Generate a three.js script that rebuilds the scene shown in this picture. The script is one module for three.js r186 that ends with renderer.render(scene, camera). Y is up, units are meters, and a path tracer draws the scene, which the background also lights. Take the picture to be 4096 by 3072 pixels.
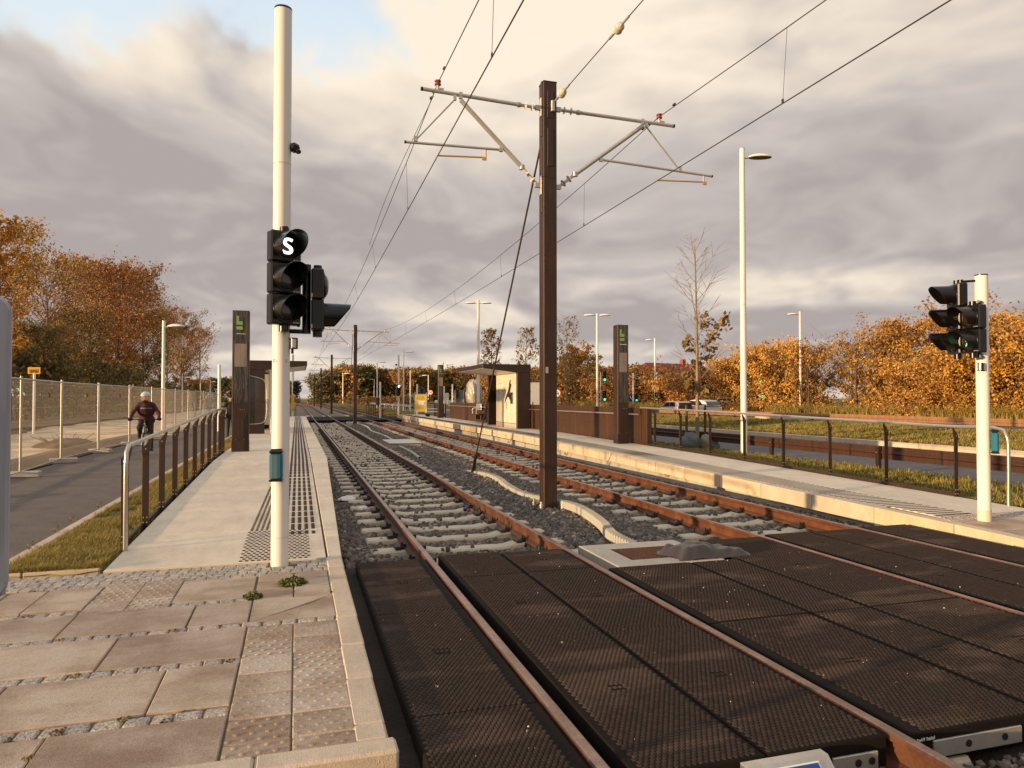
import * as THREE from 'three';
import { mergeGeometries } from 'three/addons/utils/BufferGeometryUtils.js';
import { MarchingCubes } from 'three/addons/objects/MarchingCubes.js';
import { TextGeometry } from 'three/addons/geometries/TextGeometry.js';
import { FontLoader } from 'three/addons/loaders/FontLoader.js';

// ---------------------------------------------------------------- camera, sky, sun, exposure
const PI = Math.PI, rad = d => d * PI / 180;
const scene = new THREE.Scene();
const EYE = 1.6356, YAW = rad(16.85), PITCH = Math.atan(57.5 / 2840);
const camera = new THREE.PerspectiveCamera(2 * Math.atan(1536 / 2840) / PI * 180, 1024 / 768, 0.05, 3000);
camera.position.set(0, EYE, 0);
camera.lookAt(Math.sin(YAW) * Math.cos(PITCH), EYE + Math.sin(PITCH), -Math.cos(YAW) * Math.cos(PITCH));
scene.add(camera);
const renderer = new THREE.WebGLRenderer({ antialias: true });
renderer.setSize(1024, 768);
renderer.toneMapping = THREE.LinearToneMapping;
renderer.toneMappingExposure = 1.26;
renderer.shadowMap.enabled = true;

function rng(s) { return () => { s |= 0; s = s + 0x6D2B79F5 | 0; let t = Math.imul(s ^ s >>> 15, 1 | s); t = t + Math.imul(t ^ t >>> 7, 61 | t) ^ t; return ((t ^ t >>> 14) >>> 0) / 4294967296; }; }
function hash2(x, y, s) { let n = Math.imul(x, 374761393) ^ Math.imul(y, 668265263) ^ Math.imul(s + 17, 1442695041); n = Math.imul(n ^ n >>> 13, 1274126177); n = Math.imul(n ^ n >>> 15, 2246822519); return ((n ^ n >>> 16) >>> 0) / 4294967296; }
const mod = (a, p) => ((a % p) + p) % p;
function vnoise(x, y, s, p) {                       // value noise, periodic when p is given
  const xi = Math.floor(x), yi = Math.floor(y); let u = x - xi, v = y - yi;
  u = u * u * u * (u * (u * 6 - 15) + 10); v = v * v * v * (v * (v * 6 - 15) + 10);
  const f = p ? (a, b) => hash2(mod(a, p), mod(b, p), s) : (a, b) => hash2(a, b, s);
  const a = f(xi, yi), b = f(xi + 1, yi), c = f(xi, yi + 1), d = f(xi + 1, yi + 1);
  return a + (b - a) * u + (c - a) * v + (a - b - c + d) * u * v;
}
function fbm(x, y, s, o = 4, p = 0) { let r = 0, a = .5, n = 0; for (let i = 0; i < o; i++) { r += a * vnoise(x, y, s + i * 7, p); n += a; a *= .5; x *= 2; y *= 2; if (p) p *= 2; } return r / n; }
const lerp = (a, b, t) => a + (b - a) * t, clamp = (x, a = 0, b = 1) => Math.min(b, Math.max(a, x));
const sst = (a, b, x) => { const t = clamp((x - a) / (b - a)); return t * t * (3 - 2 * t); };
const mix3 = (a, b, t) => [lerp(a[0], b[0], t), lerp(a[1], b[1], t), lerp(a[2], b[2], t)];

// autumn evening sky: a deck of grey-mauve cloud, cream where the low sun reaches it, one blue opening
function skyColour(x, y, z) {
  const el = Math.asin(clamp(y, -1, 1)) * 180 / PI;
  let az = Math.atan2(x, -z) * 180 / PI - 16.85; if (az < -180) az += 360; if (az > 180) az -= 360;
  const k = 1 / (Math.max(y, 0) + 0.16), px = x * k, pz = z * k;
  const w1 = fbm(px * 1.3 + 3, pz * 1.3, 5, 3) - .5, w2 = fbm(px * 1.3, pz * 1.3 + 8, 6, 3) - .5;
  const big = fbm(px * 1.5 + w1 * 1.3 + 11, pz * 1.5 + w2 * 1.3, 21, 4);
  const mid = fbm(px * 4.2 + w1 * 3 + 4, pz * 4.2 + w2 * 3, 31, 5);
  const fine = fbm(px * 11 + w1 * 5, pz * 11 + w2 * 5 + 2, 36, 4);
  const G = (a, e, sa, se) => Math.exp(-(((az - a) / sa) ** 2) - (((el - e) / se) ** 2));
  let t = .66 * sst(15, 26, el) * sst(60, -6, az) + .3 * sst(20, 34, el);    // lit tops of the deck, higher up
  t += .30 * G(-2, 27, 12, 8) - .22 * G(-28, 13, 14, 6) - .14 * G(25, 14, 22, 5);
  t += .34 * G(-12, 3, 16, 3) + .5 * G(23, 8.2, 10, 1.7) + .38 * G(-2, 6.6, 9, 1.6) + .30 * G(-16, 9, 7, 1.8) + .2 * G(10, 9.5, 10, 1.6) + .22 * sst(5, 0, el);
  t += ((big - .5) * 1.0 + (mid - .5) * .85 + (fine - .5) * .32) * (.75 + .35 * sst(18, 26, el) + .3 * sst(12, 6, el));
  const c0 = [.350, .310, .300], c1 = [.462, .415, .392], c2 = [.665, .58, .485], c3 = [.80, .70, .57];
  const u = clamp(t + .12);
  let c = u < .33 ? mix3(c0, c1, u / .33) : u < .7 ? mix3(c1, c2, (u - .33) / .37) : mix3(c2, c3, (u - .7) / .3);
  const edge = 24.6 + 5 * (fbm(az * .13, el * .13, 51, 5) - .5) + 3.0 * (fbm(az * .5, el * .5, 57, 4) - .5) - 1.6 * sst(-22, -32, az);
  const side = az + 9 + 9 * (fbm(az * .2, el * .2, 58, 5) - .5) - (el - 25) * .25;
  let blue = sst(-.4, 3.2, el - edge + (fine - .5) * 3) * sst(1.2, -2.5, side) * sst(-95, -70, az);
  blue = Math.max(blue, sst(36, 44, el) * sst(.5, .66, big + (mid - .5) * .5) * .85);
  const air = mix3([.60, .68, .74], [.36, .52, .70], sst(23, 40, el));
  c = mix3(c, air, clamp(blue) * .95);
  if (el < 0) c = mix3(c, [.14, .11, .085], sst(0, -4, el));
  return c;
}
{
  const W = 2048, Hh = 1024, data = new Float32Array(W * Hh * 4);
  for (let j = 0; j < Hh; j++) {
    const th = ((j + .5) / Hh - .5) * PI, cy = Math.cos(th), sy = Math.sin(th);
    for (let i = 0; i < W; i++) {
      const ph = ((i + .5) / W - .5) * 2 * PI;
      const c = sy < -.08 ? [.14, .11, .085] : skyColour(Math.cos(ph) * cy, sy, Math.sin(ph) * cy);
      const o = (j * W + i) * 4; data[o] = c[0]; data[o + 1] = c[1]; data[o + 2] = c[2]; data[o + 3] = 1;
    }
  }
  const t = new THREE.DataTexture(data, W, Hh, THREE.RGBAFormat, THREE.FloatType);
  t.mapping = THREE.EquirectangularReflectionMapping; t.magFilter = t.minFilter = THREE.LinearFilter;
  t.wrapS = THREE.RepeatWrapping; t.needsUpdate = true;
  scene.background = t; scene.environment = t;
}
const SUN_EL = rad(6.3), SUN_AZ = rad(-105);
const sun = new THREE.DirectionalLight(new THREE.Color().setRGB(1, .68, .36), 4.8);
sun.position.set(Math.sin(SUN_AZ) * Math.cos(SUN_EL) * 120, Math.sin(SUN_EL) * 120, -Math.cos(SUN_AZ) * Math.cos(SUN_EL) * 120 - 25);
sun.target.position.set(0, 0, -25); scene.add(sun, sun.target);
sun.castShadow = true; sun.shadow.radius = 1.5; sun.shadow.mapSize.set(4096, 4096);
Object.assign(sun.shadow.camera, { left: -90, right: 90, top: 60, bottom: -60, near: 1, far: 400 });

// ---------------------------------------------------------------- helpers
const names = {};
function numbered(n) { const k = names[n] = (names[n] ?? -1) + 1; return k ? n + '_' + String(k).padStart(3, '0') : n; }
function thing(name, label, category, pos = [0, 0, 0], ry = 0, group) {
  const o = new THREE.Group(); o.name = numbered(name); o.position.set(...pos); o.rotation.y = ry;
  o.userData = { label, category }; if (group) o.userData.group = group; scene.add(o); return o;
}
function tag(o, label, category, group) { o.userData.label = label; o.userData.category = category; if (group) o.userData.group = group; return o; }
function copy(o, pos, ry, label, group) {
  const c = o.clone(); c.name = numbered(o.name.replace(/_\d{3}$/, '')); c.position.set(...pos); c.rotation.y = ry; c.userData = { ...o.userData };
  if (label) c.userData.label = label; if (group) c.userData.group = group; scene.add(c); return c;
}
function fin(g) {
  const h = g.index ? g.toNonIndexed() : g.clone();
  if (!h.attributes.normal) h.computeVertexNormals();
  if (!h.attributes.uv) h.setAttribute('uv', new THREE.BufferAttribute(new Float32Array(h.attributes.position.count * 2), 2));
  for (const k of Object.keys(h.attributes)) if (!['position', 'normal', 'uv'].includes(k)) h.deleteAttribute(k);
  h.morphAttributes = {}; return h;
}
const mg = l => l.length === 1 ? fin(l[0]) : mergeGeometries(l.map(fin));
let uvSeed = rng(99);
function boxUV(g, off = true) {                      // uv in metres from the dominant normal
  const p = g.attributes.position, n = g.attributes.normal, uv = new Float32Array(p.count * 2);
  const a = off ? uvSeed() * 7 : 0, b = off ? uvSeed() * 7 : 0;
  for (let i = 0; i < p.count; i++) {
    const X = Math.abs(n.getX(i)), Y = Math.abs(n.getY(i)), Z = Math.abs(n.getZ(i));
    let u, v; if (Y >= X && Y >= Z) { u = p.getX(i); v = p.getZ(i); } else if (X >= Z) { u = p.getZ(i); v = p.getY(i); } else { u = p.getX(i); v = p.getY(i); }
    uv[2 * i] = u + a; uv[2 * i + 1] = v + b;
  }
  g.setAttribute('uv', new THREE.BufferAttribute(uv, 2)); return g;
}
function mesh(name, geos, m, parent, keepUV) {
  let g = Array.isArray(geos) ? mg(geos) : geos;
  if (!keepUV) { if (g.index) g = g.toNonIndexed(); boxUV(g); }
  const o = new THREE.Mesh(g, m); o.name = parent ? name : numbered(name); o.castShadow = o.receiveShadow = true;
  (parent ?? scene).add(o); return o;
}
function struct(name, geos, m, keepUV) { const o = mesh(name, geos, m, null, keepUV); o.userData.kind = 'structure'; return o; }
function structGroup(name) { const o = new THREE.Group(); o.name = numbered(name); o.userData.kind = 'structure'; scene.add(o); return o; }
const stuff = o => { o.userData.kind = 'stuff'; return o; };
const _m = new THREE.Matrix4(), _q = new THREE.Quaternion(), _e = new THREE.Euler(), _s = new THREE.Vector3(1, 1, 1), _p = new THREE.Vector3();
function xf(g, x = 0, y = 0, z = 0, rx = 0, ry = 0, rz = 0) { _e.set(rx, ry, rz, 'YXZ'); _m.compose(_p.set(x, y, z), _q.setFromEuler(_e), _s.set(1, 1, 1)); g.applyMatrix4(_m); return g; }
const V = (x, y, z) => new THREE.Vector3(x, y, z);
const bx = (w, h, d, x, y, z, rx, ry, rz) => xf(new THREE.BoxGeometry(w, h, d), x, y, z, rx, ry, rz);
function poly(faces, cen = [0, 0, 0]) {              // convex solid from polygons of points; winding made outward
  const P = [];
  for (const f of faces) {
    const a = f[0], n = [0, 0, 0], c = [0, 0, 0];
    for (let i = 0; i < f.length; i++) { const q = f[i], r = f[(i + 1) % f.length]; n[0] += (q[1] - r[1]) * (q[2] + r[2]); n[1] += (q[2] - r[2]) * (q[0] + r[0]); n[2] += (q[0] - r[0]) * (q[1] + r[1]); c[0] += q[0]; c[1] += q[1]; c[2] += q[2]; }
    const d = n[0] * (c[0] / f.length - cen[0]) + n[1] * (c[1] / f.length - cen[1]) + n[2] * (c[2] / f.length - cen[2]);
    const s = d < 0 ? f.slice().reverse() : f;
    for (let i = 1; i < s.length - 1; i++) P.push(...s[0], ...s[i], ...s[i + 1]);
  }
  const g = new THREE.BufferGeometry(); g.setAttribute('position', new THREE.BufferAttribute(new Float32Array(P), 3)); g.computeVertexNormals(); return g;
}
function cb(w, h, d, c = .01, x, y, z, rx, ry, rz) { // chamfered box
  const a = w / 2, b = h / 2, e = d / 2, X = (i, j, k) => [i * a, j * (b - c), k * (e - c)], Y = (i, j, k) => [i * (a - c), j * b, k * (e - c)], Z = (i, j, k) => [i * (a - c), j * (b - c), k * e], F = [], S = [-1, 1];
  for (const s of S) { F.push([X(s, -1, -1), X(s, 1, -1), X(s, 1, 1), X(s, -1, 1)], [Y(-1, s, -1), Y(1, s, -1), Y(1, s, 1), Y(-1, s, 1)], [Z(-1, -1, s), Z(1, -1, s), Z(1, 1, s), Z(-1, 1, s)]); }
  for (const i of S) for (const j of S) { F.push([X(i, j, -1), X(i, j, 1), Y(i, j, 1), Y(i, j, -1)], [X(i, -1, j), X(i, 1, j), Z(i, 1, j), Z(i, -1, j)], [Y(-1, i, j), Y(1, i, j), Z(1, i, j), Z(-1, i, j)]); for (const k of S) F.push([X(i, j, k), Y(i, j, k), Z(i, j, k)]); }
  return xf(poly(F), x, y, z, rx, ry, rz);
}
const cy = (r, h, x, y, z, seg = 16, r2 = r, rx, ry, rz) => xf(new THREE.CylinderGeometry(r2, r, h, seg), x, y, z, rx, ry, rz);
function rod(a, b, r, seg = 8, r2 = r) {
  const A = V(...a), Bv = V(...b), d = Bv.clone().sub(A), L = d.length(), g = new THREE.CylinderGeometry(r2, r, L, seg);
  g.applyQuaternion(new THREE.Quaternion().setFromUnitVectors(V(0, 1, 0), d.normalize())); g.translate((a[0] + b[0]) / 2, (a[1] + b[1]) / 2, (a[2] + b[2]) / 2); return g;
}
const tube = (pts, r, n = 24, seg = 8, closed = false) => new THREE.TubeGeometry(new THREE.CatmullRomCurve3(pts.map(p => V(...p)), closed, 'centripetal'), n, r, seg, closed);
const polyline = (pts, r, seg = 5) => { const l = []; for (let i = 0; i + 1 < pts.length; i++) l.push(rod(pts[i], pts[i + 1], r, seg)); return mg(l); };
function shape(pts) { const s = new THREE.Shape(); pts.forEach((p, i) => i ? s.lineTo(p[0], p[1]) : s.moveTo(p[0], p[1])); s.closePath(); return s; }
const prism = (pts, depth, bevel = 0) => new THREE.ExtrudeGeometry(Array.isArray(pts) ? shape(pts) : pts, { depth, bevelEnabled: bevel > 0, bevelThickness: bevel, bevelSize: bevel, bevelOffset: -bevel, bevelSegments: 1, curveSegments: 10 });
function rrect(w, h, r, x = 0, y = 0) { const s = new THREE.Shape(), a = x - w / 2, b = y - h / 2; s.moveTo(a + r, b); s.lineTo(a + w - r, b); s.absarc(a + w - r, b + r, r, -PI / 2, 0); s.lineTo(a + w, b + h - r); s.absarc(a + w - r, b + h - r, r, 0, PI / 2); s.lineTo(a + r, b + h); s.absarc(a + r, b + h - r, r, PI / 2, PI); s.lineTo(a, b + r); s.absarc(a + r, b + r, r, PI, 1.5 * PI); return s; }
const sph = (r, x, y, z, sx = 1, sy = 1, sz = 1, a = 14, b = 10) => { const g = new THREE.SphereGeometry(r, a, b); g.scale(sx, sy, sz); g.translate(x, y, z); return g; };
function slab4(c, thick, gap = .003) {               // slab from 4 top corners [x,y,z] (in ring order), shrunk by the joint
  const m = [0, 1, 2].map(k => (c[0][k] + c[1][k] + c[2][k] + c[3][k]) / 4);
  const t = c.map(p => { const dx = m[0] - p[0], dz = m[2] - p[2]; return [p[0] + Math.sign(dx) * gap, p[1], p[2] + Math.sign(dz) * gap]; });
  const e = .006, t2 = t.map(p => { const dx = m[0] - p[0], dz = m[2] - p[2]; return [p[0] + Math.sign(dx) * e, p[1], p[2] + Math.sign(dz) * e]; });
  const t1 = t.map(p => [p[0], p[1] - e, p[2]]), b = t.map(p => [p[0], p[1] - thick, p[2]]), F = [t2, b];
  for (let i = 0; i < 4; i++) { const j = (i + 1) % 4; F.push([t1[i], t1[j], b[j], b[i]], [t2[i], t2[j], t1[j], t1[i]]); }
  return poly(F, [m[0], m[1] - thick / 2, m[2]]);
}

// ---------------------------------------------------------------- textures and materials
const toS = v => { v = clamp(v); return Math.round(255 * (v <= .0031308 ? v * 12.92 : 1.055 * Math.pow(v, 1 / 2.4) - .055)); };
function tex(size, metres, fn, srgb = true) {
  const d = new Uint8Array(size * size * 4);
  for (let j = 0; j < size; j++) for (let i = 0; i < size; i++) {
    let c = fn(i / size, j / size); if (typeof c === 'number') c = [c, c, c];
    const o = (j * size + i) * 4; for (let k = 0; k < 3; k++) d[o + k] = srgb ? toS(c[k]) : Math.round(clamp(c[k]) * 255); d[o + 3] = 255;
  }
  const t = new THREE.DataTexture(d, size, size); t.wrapS = t.wrapT = THREE.RepeatWrapping; t.magFilter = THREE.LinearFilter; t.minFilter = THREE.LinearMipmapLinearFilter; t.generateMipmaps = true;
  if (srgb) t.colorSpace = THREE.SRGBColorSpace; t.repeat.set(1 / metres, 1 / metres); t.needsUpdate = true; return t;
}
const N = (u, v, f, s, o = 4) => fbm(u * f, v * f, s, o, f);
const T = {
  concrete: tex(512, 2.2, (u, v) => { const b = N(u, v, 4, 1, 5), g = N(u, v, 90, 2, 2), st = N(u, v * .25, 24, 3, 3); return .70 + .3 * b + .14 * (g - .5) + .14 * (st - .5); }),
  slab: tex(1024, 1.7, (u, v) => { const a = N(u, v, 5, 11, 5), b = fbm(u * 9, v * 26, 14, 4, 0), g = N(u, v, 150, 13, 2), st = N(u, v, 3, 15, 3), q = hash2(Math.floor(u * 420), Math.floor(v * 420), 5), sp = q > .985 ? .22 : q < .012 ? -.22 : 0; const t = clamp(.5 + (a - .5) * 1.9 + (b - .5) * .55 + (st - .5) * .9); return mix3([.60, .49, .40], [1, .95, .89], t).map(c => c * (.82 + .36 * g) + sp); }),
  granite: tex(256, .35, (u, v) => { const a = N(u, v, 40, 21, 2), b = N(u, v, 80, 22, 1); return .5 + .9 * (a - .5) + .5 * (b - .5) + .25; }),
  rust: tex(512, .9, (u, v) => { const a = N(u, v, 5, 31, 5), b = N(u, v, 60, 32, 2); return mix3([.55, .45, .38], [1.0, .92, .85], clamp(.5 + (a - .5) * 2 + (b - .5) * .8)); }),
  drip: tex(512, 1.2, (u, v) => { const a = fbm(u * 40, v * 2, 41, 4, 0), b = N(u, v, 6, 42, 4), c = fbm(u * 90, v * 5, 43, 2, 0); return .62 + .38 * clamp(.5 + (a - .5) * 1.6 + (b - .5) * .8 + (c - .5) * .5); }),
  streak: tex(512, .9, (u, v) => { const w = (fbm(u * 6, v * 5, 45, 3) - .5) * .05, a = fbm((u + w) * 46, v * 1.6, 46, 3), b = fbm((u + w) * 110, v * 3, 47, 2); return .22 + .9 * sst(.42, .62, a * .7 + b * .3); }),
  asphalt: tex(512, 1.5, (u, v) => { const g = N(u, v, 170, 51, 1), b = N(u, v, 4, 52, 5), m = N(u, v, 40, 53, 2); return .5 + .5 * b + .4 * (g - .5) + .16 * (m - .5); }),
  ground: tex(512, 4, (u, v) => { const a = N(u, v, 6, 61, 5), b = N(u, v, 60, 62, 3), c = N(u, v, 12, 63, 4); return mix3([.9, .72, .36], [.62, .8, .22], clamp(.5 + (a - .5) * 2.4)).map(x => x * (.55 + .6 * b + .4 * (c - .5))); }),
  sand: tex(512, 5, (u, v) => { const a = N(u, v, 5, 71, 5), b = N(u, v, 80, 72, 3); return mix3([.6, .5, .4], [1, .93, .82], clamp(.5 + (a - .5) * 2.6)).map(x => x * (.8 + .4 * b)); }),
  rubber: tex(512, 1.3, (u, v) => { const a = N(u, v, 7, 81, 4), b = N(u, v, 120, 82, 2); return .5 + .6 * a + .5 * (b - .5); }),
  fine: tex(256, .25, (u, v) => N(u, v, 48, 91, 3), false),
  coarse: tex(512, 1.2, (u, v) => .5 * N(u, v, 30, 95, 4) + .5 * N(u, v, 100, 96, 2), false),
  bark: tex(256, 1, (u, v) => .55 + .6 * (fbm(u * 40, v * 7, 101, 4) - .2)),
};
const col = (r, g, b) => new THREE.Color().setRGB(r, g ?? r, b ?? r);
function mt(c, rough = .8, o = {}) {
  const { physical, ...rest } = o;
  return new (physical ? THREE.MeshPhysicalMaterial : THREE.MeshStandardMaterial)({ color: col(...c), roughness: rough, ...rest });
}
const M = {
  concrete: mt([.80, .68, .53], .88, { map: T.concrete, bumpMap: T.fine, bumpScale: .0015 }),
  concreteGrey: mt([.5, .455, .39], .9, { map: T.concrete, bumpMap: T.coarse, bumpScale: .003 }),
  edge: mt([.70, .56, .385], .85, { map: T.concrete, bumpMap: T.fine, bumpScale: .0012 }),
  edges: [[.74, .585, .40], [.68, .54, .37], [.71, .57, .41], [.64, .53, .40]].map(c => mt(c, .85, { map: T.concrete, bumpMap: T.fine, bumpScale: .0012 })),
  slab: [[.50, .412, .335], [.455, .372, .305], [.53, .44, .36]].map(c => mt(c, .8, { map: T.slab, bumpMap: T.fine, bumpScale: .0015 })),
  tactile: [[.50, .415, .34], [.465, .38, .305], [.53, .455, .385]].map(c => mt(c, .8, { map: T.slab, bumpMap: T.fine, bumpScale: .0015 })),
  granite: [[.52, .465, .41], [.46, .41, .37], [.58, .50, .42]].map(c => mt(c, .85, { map: T.granite, bumpMap: T.fine, bumpScale: .003 })),
  kerb: mt([.68, .55, .42], .9, { map: T.concrete, bumpMap: T.fine, bumpScale: .002 }),
  soil: mt([.035, .026, .02], 1, { map: T.sand, bumpMap: T.coarse, bumpScale: .012 }),
  joint: mt([.22, .165, .115], 1, { map: T.sand, bumpMap: T.coarse, bumpScale: .006 }),
  asphalt: mt([.175, .135, .112], .92, { map: T.asphalt, bumpMap: T.fine, bumpScale: .002 }),
  road: mt([.13, .12, .13], .9, { map: T.asphalt, bumpMap: T.fine, bumpScale: .002 }),
  ground: mt([.19, .155, .06], 1, { map: T.ground, bumpMap: T.coarse, bumpScale: .02 }),
  sand: mt([.78, .65, .50], 1, { map: T.sand, bumpMap: T.coarse, bumpScale: .02 }),
  dirt: mt([.19, .125, .075], 1, { map: T.sand, bumpMap: T.coarse, bumpScale: .03 }),
  ballastBed: mt([.045, .035, .028], 1, { map: T.sand, bumpMap: T.coarse, bumpScale: .04 }),
  ballastFar: mt([.27, .225, .185], 1, { map: T.sand, bumpMap: T.coarse, bumpScale: .03 }),
  rubber: mt([.013, .0088, .0066], .9, { physical: true, specularIntensity: .35, map: T.rubber, bumpMap: T.fine, bumpScale: .001 }),
  stud: mt([.046, .030, .0225], .85, { physical: true, specularIntensity: .35, map: T.rubber }),
  railShaded: mt([.12, .048, .022], .7, { map: T.rust, bumpMap: T.fine, bumpScale: .0008 }),  // left rails: rail rust darkened, the platform shade is put into the colour
  rail: mt([.155, .055, .02], .72, { map: T.rust, bumpMap: T.fine, bumpScale: .0008 }),
  railTop: mt([.36, .26, .21], .36, { map: T.rust, metalness: .55 }),
  clip: mt([.03, .022, .018], .6), bolt: mt([.42, .36, .30], .5, { metalness: .3 }),
  sleeper: mt([.66, .555, .42], .88, { map: T.concrete, bumpMap: T.fine, bumpScale: .0015 }),
  brown: mt([.050, .024, .0135], .5, { map: T.drip, metalness: .15 }),
  brownWall: mt([.072, .029, .014], .55, { map: T.drip, metalness: .1 }),
  darkBrown: mt([.040, .021, .014], .45, { map: T.drip, metalness: .1 }),
  gloss: mt([.018, .013, .011], .12, { physical: true, clearcoat: .6, clearcoatRoughness: .08 }),
  white: mt([.82, .78, .71], .36),
  whitePaint: mt([.80, .765, .70], .35),
  galv: mt([.60, .565, .51], .38, { metalness: .55, map: T.concrete }),
  steel: mt([.66, .60, .52], .3, { metalness: .8, map: T.concrete }),
  black: mt([.006, .005, .005], .28), matte: mt([.012, .01, .009], .8),
  rubberBlack: mt([.02, .018, .017], .7),
  porcelain: mt([.62, .56, .48], .3), redIns: mt([.30, .04, .02], .25), brass: mt([.62, .36, .12], .4, { metalness: .4 }),
  wire: mt([.06, .04, .03], .5, { metalness: .3 }),
  blue: mt([.02, .17, .27], .35, { metalness: .35 }), navy: mt([.01, .06, .30], .3),
  green: mt([.20, .38, .09], .5), yellow: mt([.75, .40, .04], .5), red: mt([.45, .03, .02], .4),
  duct: mt([.46, .45, .41], .6, { map: T.concrete }),
  glass: mt([.9, .88, .84], .05, { physical: true, transmission: 1, thickness: 0, ior: 1.45 }),
  tinted: mt([.35, .29, .24], .08, { physical: true, transmission: .85, thickness: 0, ior: 1.45 }),
  carGlass: mt([.02, .018, .016], .05, { physical: true, clearcoat: 1 }),
  tyre: mt([.018, .016, .015], .8),
  bark: mt([.16, .105, .065], .95, { map: T.bark, bumpMap: T.coarse, bumpScale: .02 }),
  barkPale: mt([.34, .25, .17], .9, { map: T.bark }),
  greenLamp: mt([.05, .3, .2], .4, { emissive: col(.10, .85, .50), emissiveIntensity: 1.3 }),
  whiteLamp: mt([.5, .5, .5], .4, { emissive: col(1, .97, .93), emissiveIntensity: 1.6 }),
};
const font = await new FontLoader().loadAsync('fonts/droid/droid_sans_bold.typeface.json');
const text = (s, size, depth = .002) => { const g = new TextGeometry(s, { font, size, depth, curveSegments: 4, bevelEnabled: false }); return g; };
// ---------------------------------------------------------------- terrain, roads, beds
function sheet(x0, x1, z0, z1, y, nx = 1, nz = 1) {  // y: number or (x,z)=>y
  const g = new THREE.PlaneGeometry(x1 - x0, z1 - z0, nx, nz); g.rotateX(-PI / 2); g.translate((x0 + x1) / 2, 0, (z0 + z1) / 2);
  const p = g.attributes.position; for (let i = 0; i < p.count; i++) p.setY(i, typeof y === 'number' ? y : y(p.getX(i), p.getZ(i)));
  g.computeVertexNormals(); return g;
}
const curveX = z => z > -150 ? 0 : -((z + 150) ** 2) / 760;          // the line bends to the left far away
struct('ground', sheet(-1500, 1500, -1600, 400, -.5), M.ground);
struct('forest_floor', sheet(-75, -16.6, -260, 20, (x, z) => -.02 + .5 * fbm(x * .1, z * .1, 3) - .25, 30, 90), M.dirt);
struct('construction_ground', sheet(-16.8, -5.5, -230, -6, (x, z) => -.03 + (fbm(x * .35, z * .35, 8) - .5) * .28 * sst(-5.6, -7, x), 40, 200), M.sand);
{ // ramped dirt bank along the fence and a dug trench edge
  const g = sheet(-7.2, -5.8, -34, -10, (x, z) => .02 + .12 * Math.sin(clamp((x + 7.2) / 1.4) * PI) * (.6 + .8 * fbm(x * 2, z * 1.3, 9)), 12, 90);
  struct('dirt_bank', g, M.dirt);
}
struct('dirt_band', sheet(-16.9, -13.2, -230, -20, (x, z) => .12 + .2 * (fbm(x * .5, z * .5, 12) - .4), 10, 90), M.dirt);
struct('cycle_path', sheet(-5.75, -2.62, -230, 6, .0), M.asphalt);
{ const k = structGroup('path_kerb');
  for (let i = 0, z = -7.7; z > -62; i++, z -= 1.0) mesh('kerb_stone', [cb(.12, .22, .99, .012, -2.66, -.06, z - .5)], M.kerb, k);
  for (let i = 0; i < 4; i++) mesh('kerb_stone', [cb(.62, .2, .13, .01, -1.75 - .31 - .63 * i, -.06 + .015, -7.53)], M.edge, k); }
struct('grass_strip_ground', sheet(-2.62, -1.72, -62, -7.45, (x, z) => .005 + .05 * fbm(x * 3, z * 2, 5) + .1 * sst(-2.4, -1.8, x) * sst(-8, -16, z), 8, 120), M.ground);
struct('verge_ground', sheet(9.6, 13.9, -62, 8, (x, z) => -.02 - .08 * sst(10, 13.5, x) + .05 * (fbm(x, z, 6) - .5), 14, 120), M.ground);
struct('road', sheet(13.6, 20.9, -420, 40, -.13), M.road);
mesh('edge_line', sheet(13.75, 13.87, -200, 40, -.126), M.whitePaint, scene.getObjectByName('road'));
{ const k = structGroup('road_kerb'); for (let z = 2; z > -120; z -= 1.5) mesh('kerb_stone', [cb(.17, .3, 1.49, .02, 20.95, -.1 + (hash2(z | 0, 3, 1) - .5) * .012, z)], M.kerb, k); }
struct('median_ground', sheet(21.0, 30.4, -420, 30, (x, z) => .02 + .2 * sst(21, 28, x) + .06 * (fbm(x * .8, z * .8, 7) - .5), 20, 220), M.ground);
struct('far_road', sheet(30.2, 42.6, -420, 30, -.1), M.road);
struct('hedge_ground', sheet(42.4, 120, -420, 30, (x, z) => .18 + .3 * sst(43, 50, x), 10, 40), M.ground);
struct('lineside_ground', sheet(7.9, 13.9, -420, -61.5, (x, z) => -.1 + .15 * (fbm(x * .6, z * .6, 17) - .5), 10, 160), M.ground);
struct('lineside_ground', sheet(-2.7, -.2, -420, -58, (x, z) => -.04 + .12 * (fbm(x * .6, z * .6, 18) - .5), 6, 160), M.ground);
struct('side_path', sheet(-5.5, 13.8, -68, -57.2, -.09), M.asphalt);
function ballastY(x, z) {
  const mid = sst(3.2, 3.8, x) * sst(4.9, 4.4, x), out = sst(.95, .7, x);
  const g = Math.min(Math.abs(x - 2.065), Math.abs(x - 6.053)); return -.228 - .03 * sst(1.15, .9, g) + .065 * mid - .012 * out + (fbm(x * 2.2, z * 2.2, 77, 3) - .5) * .04;
}
struct('ballast_bed', sheet(.52, 7.9, -57, 6, (x, z) => ballastY(x, z) - .012, 60, 420), M.ballastBed);
{ const g = sheet(-1.2, 9.4, -420, -56.9, (x, z) => -.19 + (fbm(x, z, 78) - .5) * .04, 20, 150); const p = g.attributes.position; for (let i = 0; i < p.count; i++) p.setX(i, p.getX(i) + curveX(p.getZ(i))); struct('ballast_bed', g, M.ballastFar); }

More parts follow.
